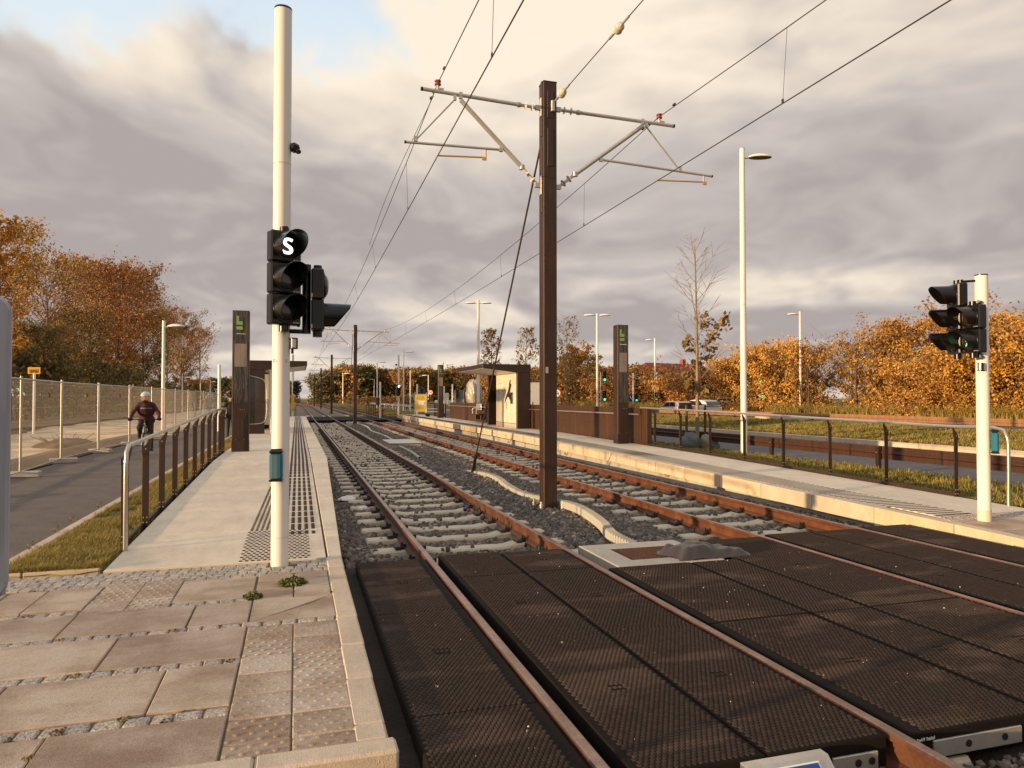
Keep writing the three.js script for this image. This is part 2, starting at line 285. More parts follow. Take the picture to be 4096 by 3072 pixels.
// ---------------------------------------------------------------- tracks
const RAILS = [1.310, 2.82, 5.304, 6.802], CENTRES = [2.065, 6.053];
function sweep(profile, pts) {                       // profile [[x,y],...] closed, path of [x,y,z]
  const n = profile.length, P = [];
  const ring = pts.map(p => profile.map(q => [p[0] + q[0], p[1] + q[1], p[2]]));
  for (let i = 0; i + 1 < ring.length; i++) for (let k = 0; k < n; k++) { const a = ring[i][k], b = ring[i][(k + 1) % n], c = ring[i + 1][(k + 1) % n], d = ring[i + 1][k]; P.push(...a, ...b, ...c, ...a, ...c, ...d); }
  const g = new THREE.BufferGeometry(); g.setAttribute('position', new THREE.BufferAttribute(new Float32Array(P), 3)); g.computeVertexNormals(); return g;
}
const railProfile = [[-.07, -.159], [-.07, -.148], [-.012, -.125], [-.008, -.05], [-.034, -.038], [-.036, -.012], [-.028, -.002], [.028, -.002], [.036, -.012], [.034, -.038], [.008, -.05], [.012, -.125], [.07, -.148], [.07, -.159]];
const trackPath = x => { const l = []; for (let z = 8; z > -150; z -= 8) l.push([x, 0, z]); for (let z = -150; z > -400; z -= 12) l.push([x + curveX(z), 0, z]); return l; };
const sleeperGeo = (() => {
  const st = [[-1.2, -.03], [-1.185, -.004], [-.93, 0], [-.56, 0], [-.42, -.03], [.42, -.03], [.56, 0], [.93, 0], [1.185, -.004], [1.2, -.03]];
  const rings = st.map(([x, t]) => [[x, -.16, -.14], [x, t - .02, -.118], [x, t, -.1], [x, t, .1], [x, t - .02, .118], [x, -.16, .14]]);
  const P = [];
  for (let i = 0; i + 1 < rings.length; i++) for (let k = 0; k < 6; k++) { const a = rings[i][k], b = rings[i][(k + 1) % 6], c = rings[i + 1][(k + 1) % 6], d = rings[i + 1][k]; P.push(...a, ...c, ...b, ...a, ...d, ...c); }
  for (const [r, f] of [[rings[0], 0], [rings[9], 1]]) for (let k = 1; k < 5; k++) f ? P.push(...r[0], ...r[k], ...r[k + 1]) : P.push(...r[0], ...r[k + 1], ...r[k]);
  const g = new THREE.BufferGeometry(); g.setAttribute('position', new THREE.BufferAttribute(new Float32Array(P), 3)); g.computeVertexNormals(); return boxUV(g);
})();
{ // make sure the faces look outward
  const p = sleeperGeo.attributes.position, n = sleeperGeo.attributes.normal; let up = 0; for (let i = 0; i < p.count; i++) if (p.getY(i) > -.05) up += n.getY(i);
  if (up < 0) { for (let i = 0; i < p.count; i += 3) { const a = [p.getX(i), p.getY(i), p.getZ(i)]; p.setXYZ(i, p.getX(i + 1), p.getY(i + 1), p.getZ(i + 1)); p.setXYZ(i + 1, ...a); } sleeperGeo.computeVertexNormals(); }
}
const clipGeo = mg([bx(.075, .03, .11, 0, .018, 0), bx(.045, .03, .05, .028, .045, 0, 0, 0, .3), cy(.017, .035, 0, .065, 0, 6), cy(.026, .008, 0, .044, 0, 8), bx(.06, .05, .2, -.055, .018, 0)]);
const slGeos = [0, 1, 2].map(() => boxUV(sleeperGeo.clone()));
const SLEEPER_TOP = -.165, firstSleeper = [-8.56, -8.33], PITCHZ = .708;
const trackLabels = ['left tram track with worn rails toned brown for shade on pale concrete sleepers', 'right tram track with rusty orange rails beside the sunlit platform edge'];
CENTRES.forEach((cx, t) => {
  const tr = thing('tram_track', trackLabels[t], 'track');
  for (const r of [0, 1]) {
    const rail = mesh('rail', sweep(railProfile, trackPath(RAILS[2 * t + r])), t ? M.rail : M.railShaded, tr);
    mesh('running_surface', sweep([[-.029, -.0025], [-.02, .0005], [.02, .0005], [.029, -.0025]], trackPath(RAILS[2 * t + r])), M.railTop, rail);
  }
  const rest = [], clips = [];
  for (let i = -9; i < 100; i++) {
    const z = firstSleeper[t] - i * PITCHZ; if (z > -7.4 && z < -2.9) continue; if (z > -2 && (t || z > -1.5)) continue; if (z < -57 && z > -66) continue;
    const rz = (hash2(i, t, 4) - .5) * .012;
    if (i < 48 && z > -57) {
      const s = mesh('sleeper', slGeos[(i + 30) % 3], M.sleeper, tr, true); s.position.set(cx + (hash2(i, t, 3) - .5) * .02, SLEEPER_TOP, z); s.rotation.y = rz;
      for (const r of [-.755, .749]) for (const d of [-1, 1]) {
        if (i < 30) { const c = mesh('rail_clip', clipGeo, M.clip, s, true); c.position.set(r + d * .095, 0, 0); c.rotation.y = d > 0 ? PI : 0; }
        else clips.push(xf(clipGeo.clone(), cx + r + d * .095, SLEEPER_TOP, z, 0, d > 0 ? PI : 0, 0));
      }
    } else rest.push(xf(slGeos[0].clone(), cx + curveX(z), SLEEPER_TOP - .01, z));
  }
  if (rest.length) stuff(mesh('distant_sleepers', rest, M.sleeper, tr));
  stuff(mesh('distant_clips', clips, M.clip, tr));
});

// ballast stones: loose crushed rock, nobody could count it
function stoneGeo(seed) {
  const r = rng(seed), g = new THREE.IcosahedronGeometry(1, 0), p = g.attributes.position, m = {};
  for (let i = 0; i < p.count; i++) { const k = [p.getX(i), p.getY(i), p.getZ(i)].map(v => v.toFixed(2)).join(); m[k] ??= [.65 + .6 * r(), .5 + .45 * r(), .65 + .6 * r()]; p.setXYZ(i, p.getX(i) * m[k][0] * 1.2, p.getY(i) * m[k][1], p.getZ(i) * m[k][2]); }
  g.computeVertexNormals(); return g;
}
const stoneMat = mt([1, 1, 1], .88, { map: T.granite });
function scatter(name, geo, m, list, parent) {        // list of [x,y,z,scale,rx,ry,rz,colour]
  const im = new THREE.InstancedMesh(geo, m, list.length), c = new THREE.Color();
  list.forEach((l, i) => { _e.set(l[4], l[5], l[6]); const s = Array.isArray(l[3]) ? l[3] : [l[3], l[3], l[3]]; _m.compose(_p.set(l[0], l[1], l[2]), _q.setFromEuler(_e), _s.set(...s)); im.setMatrixAt(i, _m); if (l[7]) im.setColorAt(i, c.setRGB(...l[7])); });
  im.name = parent ? name : numbered(name); im.castShadow = im.receiveShadow = true; stuff(im); (parent ?? scene).add(im); return im;
}
{
  const r = rng(7), L = [[], [], [], []];
  const inPanel = (x, z) => z > -7.38 && z < -2.78 && x > .5 && !(x > 2.8 && x < 4.4 && z < -6.34);
  const put = (z0, z1, dens, s0, s1, x0 = .55, x1 = 7.85) => {
    const n = (z1 - z0) * (x1 - x0) * dens | 0;
    for (let i = 0; i < n; i++) {
      const x = x0 + r() * (x1 - x0), z = z0 + r() * (z1 - z0);
      if (RAILS.some(q => Math.abs(q - x) < .085) || inPanel(x, z) || (x > 2.95 && x < 4.25 && z > -7.5 && z < -6.3)) continue;
      let over = 0, hid = false;
      CENTRES.forEach((c, t) => { if (Math.abs(x - c) < 1.22) { const k = mod((firstSleeper[t] - z) / PITCHZ + .5, 1) - .5; const d = Math.abs(k) * PITCHZ; if (d < .135) hid = true; over = 1; } });
      if (hid && r() < .975) continue;
      const s = s0 + (s1 - s0) * r() * r(), pl = .07 + .24 * r() * r() + .06 * r() + (r() > .93 ? .2 : 0), wm = r() * .4;
      L[r() * 4 | 0].push([x, (hid ? SLEEPER_TOP - .03 : ballastY(x, z)) + s * .2 + r() * .012, z, s, r() * 6, r() * 6, r() * 6, [pl * (1.12 + .12 * wm), pl * (.97 - .10 * wm), pl * (.86 - .25 * wm)]]);
    }
  };
  put(-13, -7.2, 1050, .022, .058); put(-22, -13, 800, .024, .058); put(-36, -22, 420, .03, .06); put(-57, -36, 160, .035, .065);
  put(-2.75, -1.2, 1200, .014, .034, 2.2, 6.6);
  L.forEach((l, i) => tag(scatter('ballast_stones', stoneGeo(50 + i), stoneMat, l), 'loose grey crushed ballast stones around the sleepers', 'ballast', 'loose ballast stones'));
}

// ---------------------------------------------------------------- rubber level crossing
const hexGeo = (() => { const F = [], t = [], b = []; for (let i = 0; i < 6; i++) { const a = i * PI / 3 + PI / 6; t.push([Math.cos(a) * .0122, .0045, Math.sin(a) * .0122]); b.push([Math.cos(a) * .0165, -.0005, Math.sin(a) * .0165]); } F.push(t); for (let i = 0; i < 6; i++) F.push([t[i], t[(i + 1) % 6], b[(i + 1) % 6], b[i]]); return boxUV(poly(F)); })();
function crossing(label, cols, rnd, studded, x0 = 0) {
  const o = thing('level_crossing', label, 'crossing'); const r = rng(rnd);
  for (const [x0, x1, zs, bevelL, bevelR] of cols) for (let i = 0; i + 1 < zs.length; i++) {
    const za = zs[i], zb = zs[i + 1], w = x1 - x0, d = za - zb, dy = (r() - .5) * .006;
    const p = mesh('rubber_panel', [cb(w - .006, .15, d - .006, .008, (x0 + x1) / 2, -.081 + dy, (za + zb) / 2)], M.rubber, o);
    if (!studded) continue;
    const L = [], px = .0305, pz = .0262; let row = 0;
    const ml = bevelL ?? .03, mr = bevelR ?? .03, tone = r();
    for (let z = zb + .022; z < za - .018; z += pz, row++) for (let x = x0 + ml + (row & 1 ? px / 2 : 0); x < x1 - mr; x += px) {
      const worn = sst(.55, .75, fbm(x * 1.6 + 5, z * 4.5, 61, 4)) * .85 + .1 * tone, v = .7 + .4 * r() + 1.1 * worn;
      const lx = (x - x0) / w, lz = (za - z) / d;
      if (Math.abs(lz - .5) < .022 && Math.abs(lx - .5) < .07 && row % 3) continue;
      L.push([x, -.006 + dy, z, 1, 0, 0, 0, [v, v * (1 - .02 * worn), v * (1 - .04 * worn)]]);
    }
    scatter('stud_grid', hexGeo, M.stud, L, p);
  }
  return o;
}
const zr = [-2.8, -3.67, -5.47, -7.3];
const xing = crossing('near black rubber panel crossing with hexagonal studs across both tracks', [
  [.565, 1.262, [-1.0, -1.87, -3.67, -5.47, -7.27], .03, .075],
  [1.415, 2.076, [-2.81, -4.6, -6.4, -7.35], .06, .03], [2.08, 2.765, [-2.81, -4.6, -6.4, -7.3], .03, .02],
  [2.885, 3.775, [-2.79, -4.57, -6.33], .1, .03], [3.785, 4.33, [-2.79, -4.57, -6.33], .03, .03], [4.335, 5.25, [-2.79, -4.57, -7.25], .03, .03],
  [5.40, 6.05, [-2.6, -4.3, -6.1, -7.35], .05, .03], [6.055, 6.75, [-2.6, -4.3, -6.1, -7.35], .03, .02], [6.89, 7.62, [-2.4, -4.2, -6.0, -7.42], .05, .03]], 5, true);
for (const [a, b] of [[3.02, 3.6], [3.66, 4.3], [4.4, 5.2], [2.42, 2.68]]) { const p = mesh('steel_edge_strip', [cb(b - a, .085, .014, .003, (a + b) / 2, -.098, -2.79)], M.galv, xing); mesh('bolt_hole', [cy(.018, .006, a + .22, -.095, -2.781, 10, .018, PI / 2)], M.matte, p); mesh('bolt_hole', [cy(.018, .006, b - .12, -.095, -2.781, 10, .018, PI / 2)], M.matte, p); }
mesh('chalk_writing', [xf(text('7310 SwFF Twiol', .0155), 2.86, -.05, -2.785, 0, 0, .02), xf(text('24 . 3', .0155), 2.885, -.078, -2.785, 0, 0, .02)], M.whitePaint, xing);
crossing('distant dark rubber crossing over both tracks between the platform ends', [[.5, 1.23, [-55, -58.6, -62.3, -66]], [1.39, 2.74, [-55, -58.6, -62.3, -66]], [2.9, 5.22, [-55, -58.6, -62.3, -66]], [5.38, 6.72, [-55, -58.6, -62.3, -66]], [6.88, 8.6, [-55, -58.6, -62.3, -66]]], 6, false);
struct('trackside_soil', sheet(.43, .6, -7.45, 3, (x, z) => -.11 + .02 * fbm(x * 9, z * 9, 4), 4, 160), M.soil);

// drain box beside the near crossing, its grate, and the lidded box further off
{ const o = thing('drain_box', 'concrete drain box with rusty studded cover at the near crossing', 'drain', [3.62, 0, -6.9]);
  const hole = shape([[-.6, -.52], [.6, -.52], [.6, .52], [-.6, .52]]); hole.holes.push(new THREE.Path([V(-.33, -.28), V(.45, -.28), V(.45, .27), V(-.33, .27)].map(v => new THREE.Vector2(v.x, v.y))));
  const g = new THREE.ExtrudeGeometry(hole, { depth: .26, bevelEnabled: true, bevelThickness: .012, bevelSize: .012, bevelOffset: -.012, bevelSegments: 1 }); g.rotateX(-PI / 2); g.translate(0, -.285, 0);
  mesh('concrete_frame', [g], M.concreteGrey, o);
  const cm = mt([.10, .042, .026], .75, { map: T.rust }), c = mesh('cover', [bx(.77, .02, .54, .06, -.03, .005)], cm, o), L = [];
  for (let i = 0; i < 24; i++) for (let j = 0; j < 17; j++) L.push(bx(.017, .008, .01, -.3 + i * .0315, -.017, -.245 + j * .0315, 0, (i + j) & 1 ? .7 : -.7, 0));
  stuff(mesh('cover_studs', L, cm, c)); }
{ const o = thing('cable_pit', 'low concrete cable pit with grey steel lid between the tracks', 'cable pit', [3.85, 0, -27.3]);
  mesh('pit_wall', [cb(1.15, .34, 2.3, .015, 0, -.2, 0)], M.concreteGrey, o); mesh('lid', [cb(1.22, .03, 2.4, .006, 0, -.012, 0)], M.galv, o); }
{ // plastic film caught by the crossing
  const g = new THREE.PlaneGeometry(.85, .42, 34, 18); g.rotateX(-PI / 2); const p = g.attributes.position;
  for (let i = 0; i < p.count; i++) { const x = p.getX(i), z = p.getZ(i); const e = sst(.44, .3, Math.abs(x)) * sst(.22, .12, Math.abs(z)); p.setY(i, .01 + e * (.05 + .13 * fbm(x * 5 + 4, z * 6, 3, 4) * sst(.5, -.2, x)) + .035 * (fbm(x * 16, z * 14 + 3, 4, 3) - .3)); p.setX(i, x + .05 * Math.sin(z * 14)); }
  g.computeVertexNormals(); g.translate(4.12, -.02, -6.62);
  tag(mesh('plastic_sheet', g, mt([.055, .04, .034], .3, { side: THREE.DoubleSide, physical: true, transmission: .15, thickness: 0 })), 'crumpled dark translucent plastic sheet lying by the drain cover', 'plastic sheet'); }
{ // white corrugated cable duct snaking through the ballast
  const pts = [[3.72, -.05, -7.5], [3.72, -.03, -8.0], [3.9, -.02, -8.7], [4.02, -.01, -9.4], [4.12, -.02, -10.2], [4.1, -.06, -11.2], [3.95, -.09, -12.2], [3.98, -.08, -13.4], [4.12, -.07, -14.6], [4.1, -.07, -15.6], [4.0, -.12, -16.6], [3.9, -.2, -17.6]];
  const far = [[3.5, -.14, -21], [3.6, -.12, -23.5], [3.6, -.12, -26]], far2 = [[3.75, -.1, -28.5], [3.9, -.1, -33], [3.8, -.1, -38], [4.1, -.1, -44], [4.0, -.1, -49]];
  const o = thing('cable_duct', 'white ribbed cable duct snaking through the ballast past the mast', 'cable duct');
  const curve = new THREE.CatmullRomCurve3(pts.map(p => V(...p))), n = 150;
  for (let i = 0; i < n; i++) { const a = curve.getPointAt(i / n), b = curve.getPointAt((i + 1) / n), an = Math.atan2(b.x - a.x, b.z - a.z); const s = mesh('duct_link', [cb(.125, .12, .05, .012, 0, -.03, 0), bx(.1, .01, .03, 0, .032, 0, .15)], M.duct, o); s.geometry = mesh.dg ??= s.geometry; s.position.copy(a); s.rotation.y = an; }
  const o2 = thing('cable_conduit', 'thin pale conduit half buried in ballast near the cable pit', 'conduit'); mesh('conduit', [tube(far, .045, 30, 8), tube(far2, .05, 50, 8)], M.duct, o2); }
{ // litter
  const crumple = (w, d, h, seed, flat) => { const g = new THREE.SphereGeometry(1, 18, 12), p = g.attributes.position; for (let i = 0; i < p.count; i++) { const x = p.getX(i), y = p.getY(i), z = p.getZ(i), k = .6 + .7 * fbm(x * 2.2 + seed, z * 2.2 + y * 2, seed, 3); p.setXYZ(i, x * w * k, Math.max(-.005, y * h * k), z * d * k); } const q = g.toNonIndexed(); q.computeVertexNormals(); return q; };
  const bag = mesh('plastic_bag', crumple(.16, .1, .06, 5), mt([.78, .74, .70], .4)); bag.position.set(.86, -.175, -13.05); tag(bag, 'crumpled white plastic bag on ballast left of the left rail', 'plastic bag');
  const pap = mesh('paper_scrap', crumple(.09, .06, .05, 8), mt([.78, .72, .66], .7)); pap.position.set(1.04, -.15, -11.7); tag(pap, 'torn white paper on a sleeper end by the left rail', 'paper');
  const can = thing('drink_can', 'crushed blue and red drink can against the rail foot', 'can', [2.58, -.14, -11.0], .5); mesh('can_body', [cy(.034, .09, 0, .03, 0, 14, .03, 1.2)], mt([.01, .06, .2], .3, { metalness: .5 }), can); mesh('can_end', [cy(.03, .03, 0, .012, .055, 14, .03, 1.2)], M.red, can);
  const ball = mesh('white_ball', [sph(.035, 0, 0, 0)], M.whitePaint); ball.position.set(2.0, -.14, -22.2); tag(ball, 'small white ball between the left rails', 'ball'); }
// ---------------------------------------------------------------- foreground pavement on the left
const PY = .03;
{
  const o = structGroup('pavement'), r = rng(33);
  mesh('joint_bed', [bx(3.4, .1, 4.1, -1.27, PY - .066, -5.37)], M.joint, o);
  const flat = (x0, x1, z0, z1, dy = 0) => [[x0, PY + dy, z0], [x1, PY + dy, z0], [x1, PY + dy, z1], [x0, PY + dy, z1]];
  const paver = (x0, x1, z0, z1, name = 'paving_slab') => { const a = (r() - .5) * .006, b = (r() - .5) * .004; const c = flat(x0, x1, z0, z1, a); c[1][1] += b; c[2][1] += b; return mesh(name, slab4(c, .07, .005), M.slab[r() * 3 | 0], o); };
  const rows = [[-3.415, -3.90, [-.325, -1.13, -1.94, -2.76]], [-4.02, -4.65, [-.325, -.73, -1.54, -2.35, -2.9]], [-4.75, -5.375, [-.325, -1.137, -1.95, -2.76]], [-5.455, -6.03, [-.325, -.738, -1.548, -2.36, -2.9]], [-6.15, -6.855, [-.335, -.943]], [-6.15, -6.835, [-1.555, -1.97]], [-6.15, -6.83, [-1.97, -2.25]], [-6.0, -6.15, [-.335, -.36]]];
  rows.slice(0, 7).forEach(([za, zb, xs]) => { for (let i = 0; i + 1 < xs.length; i++) paver(xs[i + 1], xs[i], za, zb); });
  // domed tactile slabs
  const tact = (x0, x1, z0, z1, nx, nz, k) => {
    const l = [slab4(flat(x0, x1, z0, z1, (r() - .5) * .005), .07, .003)], w = x1 - x0, d = z1 - z0;
    for (let j = 0; j < nz; j++) for (let i = 0; i < nx; i++) { const g = new THREE.SphereGeometry(.0165, 12, 4, 0, PI * 2, 0, PI / 2); g.scale(1, .34, 1); g.translate(x0 + w * (i + .3 + (j & 1 ? .45 : 0)) / (nx + .2), PY - .001, z0 + d * (j + .5) / nz); l.push(g); }
    mesh('tactile_slab', l, M.tactile[k ?? (r() * 3 | 0)], o);
  };
  const zj = [-3.415, -3.555, -3.826, -4.134, -4.432, -4.716, -5.025, -5.335];
  for (let i = 0; i + 1 < zj.length; i++) for (const [a, b] of [[-.322, -.016], [-.016, .282]]) tact(a, b, zj[i], zj[i + 1], 4, i ? 4 : 2);
  for (const [a, b] of [[-1.55, -1.248], [-1.248, -.943]]) for (const [c, d] of [[-6.0, -6.31], [-6.31, -6.62], [-6.62, -6.93]]) tact(a, b, c, d, 4, 4, 2);
  for (const [c, d] of [[-6.2, -6.5], [-6.5, -6.8]]) tact(-2.6, -2.26, c, d, 4, 4, 2);
  // slabs by the kerb; one is cracked from corner to corner
  { const y = PY + .001, A = [-.32, y, -5.44], B = [.282, y, -5.44], C2 = [.282, y, -6.03], D = [-.32, y, -6.03], K = [.12, y, -5.82];
    const tri = (f) => { const b = f.map(p => [p[0], p[1] - .07, p[2]]), cen = [0, 1, 2].map(k => f.reduce((s, p) => s + p[k], 0) / f.length), sh = q => q.map(p => p.map((v, k) => k === 1 ? v : v + (cen[k] - v) * .006)); const t = sh(f), bb = sh(b), F = [t, bb]; for (let i = 0; i < f.length; i++) { const j = (i + 1) % f.length; F.push([t[i], t[j], bb[j], bb[i]]); } return poly(F, [cen[0], y - .035, cen[2]]); };
    mesh('paving_slab', [tri([A, B, C2, K])], M.slab[0], o); mesh('paving_slab', [tri([A, K, C2, D])], M.slab[0], o); }
  for (const [a, b] of [[-.322, -.016], [-.016, .282]]) for (const [c, d] of [[-6.05, -6.36], [-6.36, -6.64], [-6.64, -6.9]]) paver(a, b, c, d);
  // granite setts
  const settG = [0, 1, 2, 3].map(i => { const q = rng(400 + i), g = cb(.102, .08, .092, .009), p = g.attributes.position; for (let k = 0; k < p.count; k++) { const s = vnoise(p.getX(k) * 40 + i * 9, p.getZ(k) * 40, 3 + i); p.setX(k, p.getX(k) * (.93 + .12 * s)); p.setZ(k, p.getZ(k) * (.92 + .14 * vnoise(p.getZ(k) * 31, p.getX(k) * 37 + i, 8))); p.setY(k, p.getY(k) + (s - .5) * .006); } g.computeVertexNormals(); return boxUV(g); });
  let si = 0;
  const sett = (x, z, w = .1) => { const m = mesh('granite_sett', settG[r() * 4 | 0], M.granite[r() * 3 | 0], o, true); m.position.set(x, PY - .042 + (r() - .5) * .005, z + (r() - .5) * .006); m.rotation.set((r() - .5) * .04, (r() - .5) * .09 + (r() > .5 ? PI : 0), (r() - .5) * .04); m.scale.x = w / .1; };
  for (const [z, a, b] of [[-3.96, -2.8, -.33], [-4.70, -2.8, -.33], [-5.415, -2.8, .28], [-6.09, -2.8, -1.57], [-6.09, -.93, -.33]]) for (let x = a; x < b - .03;) { const w = .09 + .05 * r(); sett(x + w / 2, z, w - .008); x += w + .004; }
  for (let k = 0; k < 5; k++) { const z = -6.91 - .098 * k - .02; for (let x = -2.9 + (k & 1 ? .05 : 0); x < .27;) { const w = .085 + .03 * r(); if (!(Math.hypot(x + w / 2 + .15, z + 7.25) < .12)) sett(x + w / 2, z, w - .006); x += w; } }
  // kerb stones along the track and across the front
  const kz = [-7.45, -7.0, -6.55, -5.385, -4.77, -4.185, -3.59, -3.415];
  for (let i = 0; i + 1 < kz.length; i++) mesh('kerb_stone', [cb(.155, .3, kz[i + 1] - kz[i] - .004, .012, .366 + (r() - .5) * .004 - .003 * i, PY - .145, (kz[i] + kz[i + 1]) / 2)], M.kerb, o);
  for (const [a, b] of [[-.17, .455], [-.8, -.174], [-1.43, -.804], [-2.06, -1.434]]) mesh('kerb_stone', [cb(b - a, .3, .145, .014, (a + b) / 2, PY - .14, -3.338)], M.kerb, o);
}
struct('front_soil', sheet(-6, .45, -3.3, 6, -.16), M.soil);

// ---------------------------------------------------------------- platforms
const LY = z => z > -7.42 ? .03 : z > -16.6 ? lerp(.035, .3, (z + 7.42) / (-16.6 + 7.42)) : .3;
const LX = z => z > -16.6 ? lerp(.452, .668, clamp((z + 7.42) / (-16.6 + 7.42))) : .668 - .0006 * (-z - 16.6);
const RY = z => { const P = [[4, .03], [-5, .05], [-7, .1], [-16, .25], [-25, .33], [-60, .33]]; for (let i = 0; i + 1 < P.length; i++) if (z <= P[i][0] && z >= P[i + 1][0]) return lerp(P[i][1], P[i + 1][1], (z - P[i][0]) / (P[i + 1][0] - P[i][0])); return .33; };
const RX = z => 7.70;
const studGeo = (() => { const g = new THREE.CylinderGeometry(.0165, .0185, .006, 10, 1); return g; })();
const ironMat = mt([.042, .017, .009], .85);
{
  const o = thing('station_platform', 'left concrete tram platform with ramped end and dark tactile studs', 'platform'), r = rng(12);
  const zs = [-7.42]; while (zs[zs.length - 1] > -54.5) zs.push(zs[zs.length - 1] - 1.53);
  for (let i = 0; i + 1 < zs.length; i++) { const a = zs[i], b = zs[i + 1]; mesh('deck_slab', slab4([[-1.72, LY(a), a], [.30, LY(a), a], [.30, LY(b), b], [-1.72, LY(b), b]], .3, .009), M.concrete, o); }
  const ez = [-7.42]; while (ez[ez.length - 1] > -54.5) { const n = ez[ez.length - 1] - (ez.length === 1 ? 1.0 : 1.25); ez.push(ez[ez.length - 1] > -16.6 && n < -16.6 ? -16.6 : n); }
  for (let i = 0; i + 1 < ez.length; i++) { const a = ez[i], b = ez[i + 1]; mesh('edge_block', slab4([[.302, LY(a) + .001, a], [LX(a), LY(a), a], [LX(b), LY(b), b], [.302, LY(b) + .001, b]], .42, .009), M.concrete, o); }
  const L = [];
  for (let z = -8.6; z > -54; z -= z > -16.6 ? .055 : .06) for (let k = 0; k < 5; k++) { const x = -.10 + k * .078; if (z < -17 && mod(z, .6) < .07) continue; if (z > -17 && mod(z, .42) < .06) continue; L.push([x + .2 * (1 - clamp((z + 7.4) / -9.2)) * -.1, LY(z) + .003, z, z < -14 ? [1.35, 1, 1.9] : [1.3, 1, 1.25], 0, 0, 0]); }
  for (let z = -7.47; z > -8.85; z -= .075) for (let x = -.52; x < .14; x += .056) L.push([x + (Math.round(z / .075) & 1 ? .028 : 0), LY(z) + .003, z, 1, 0, 0, 0]);
  for (let z = -8.9; z > -12.4; z -= .075) for (let x = -.5 + .1 * clamp((-8.9 - z) / 3.5); x < -.13; x += .056) L.push([x, LY(z) + .003, z, 1, 0, 0, 0]);
  scatter('tactile_studs', studGeo, ironMat, L, o);
}
{
  const o = thing('station_platform', 'right concrete tram platform with sunlit orange edge blocks and stud strip', 'platform'), r = rng(13);
  const zs = [-7.3]; while (zs[zs.length - 1] > -57) zs.push(zs[zs.length - 1] - 2.0);
  for (let i = 0; i + 1 < zs.length; i++) { const a = zs[i], b = zs[i + 1]; mesh('deck_slab', slab4([[7.992, RY(a), a], [9.72, RY(a), a], [9.72, RY(b), b], [7.992, RY(b), b]], .3, .003), M.concrete, o); }
  const ez = [-3.0]; while (ez[ez.length - 1] > -57) ez.push(ez[ez.length - 1] - 1.26);
  for (let i = 0; i + 1 < ez.length; i++) { const a = ez[i], b = ez[i + 1], w = a > -7 ? .17 : .288, e = (r() - .5) * .006; mesh('edge_block', slab4([[RX(a) + e, RY(a), a], [RX(a) + w, RY(a) + .001, a], [RX(b) + w, RY(b) + .001, b], [RX(b) + e, RY(b), b]], a > -7 ? .3 : .235, .007), M.edges[(r() * 4) | 0], o); }
  mesh('base_wall', [bx(.1, .75, 50, 7.83, -.30, -32.3)], M.concreteGrey, o);
  mesh('wall_cable', [tube([[7.772, .035, -8], [7.77, .055, -14], [7.772, .045, -22], [7.77, .07, -30], [7.772, .06, -40]], .008, 90, 5)], M.darkBrown, o);
  for (const z of [-13.9, -20, -26]) mesh('cable_loop', [tube([[7.765, .06, z + .14], [7.73, -.02, z + .09], [7.72, -.06, z], [7.74, -.03, z - .1], [7.765, .0, z - .14]], .014, 20, 6)], M.brass, o);
  const L = [];
  for (let z = -7.2; z > -56; z -= .12) for (let k = 0; k < 11; k++) { const x = 8.02 + k * .056 - .1 * sst(-7, -9, z); L.push([x, RY(z) + .0012, z, [1.6, .4, 1.5], 0, 0, 0]); }
  scatter('tactile_studs', studGeo, ironMat, L, o);
  const p = structGroup('corner_pavement');
  mesh('joint_bed', [bx(2.2, .1, 5.2, 8.98, -.03, -4.65)], M.joint, p);
  for (let x = 7.88; x < 10; x += .62) for (let z = -6.35; z < -2.4; z += .7) mesh('paving_slab', slab4([[x, RY(z), z], [x + .62, RY(z), z], [x + .62, RY(z - .7), z - .7], [x, RY(z - .7), z - .7]], .07, .005), M.slab[r() * 3 | 0], p);
  const sg = boxUV(cb(.095, .07, .09, .014));
  for (let k = 0; k < 3; k++) for (let x = 7.9 + k * .03; x < 10; x += .104) { const z = -7.0 - .097 * k; if (Math.hypot(x - 8.29, z + 6.86) < .12) continue; const m = mesh('granite_sett', sg, M.granite[r() * 3 | 0], p, true); m.position.set(x, RY(z) - .03 + r() * .006, z); m.rotation.set((r() - .5) * .08, (r() - .5) * .1, (r() - .5) * .08); }
}

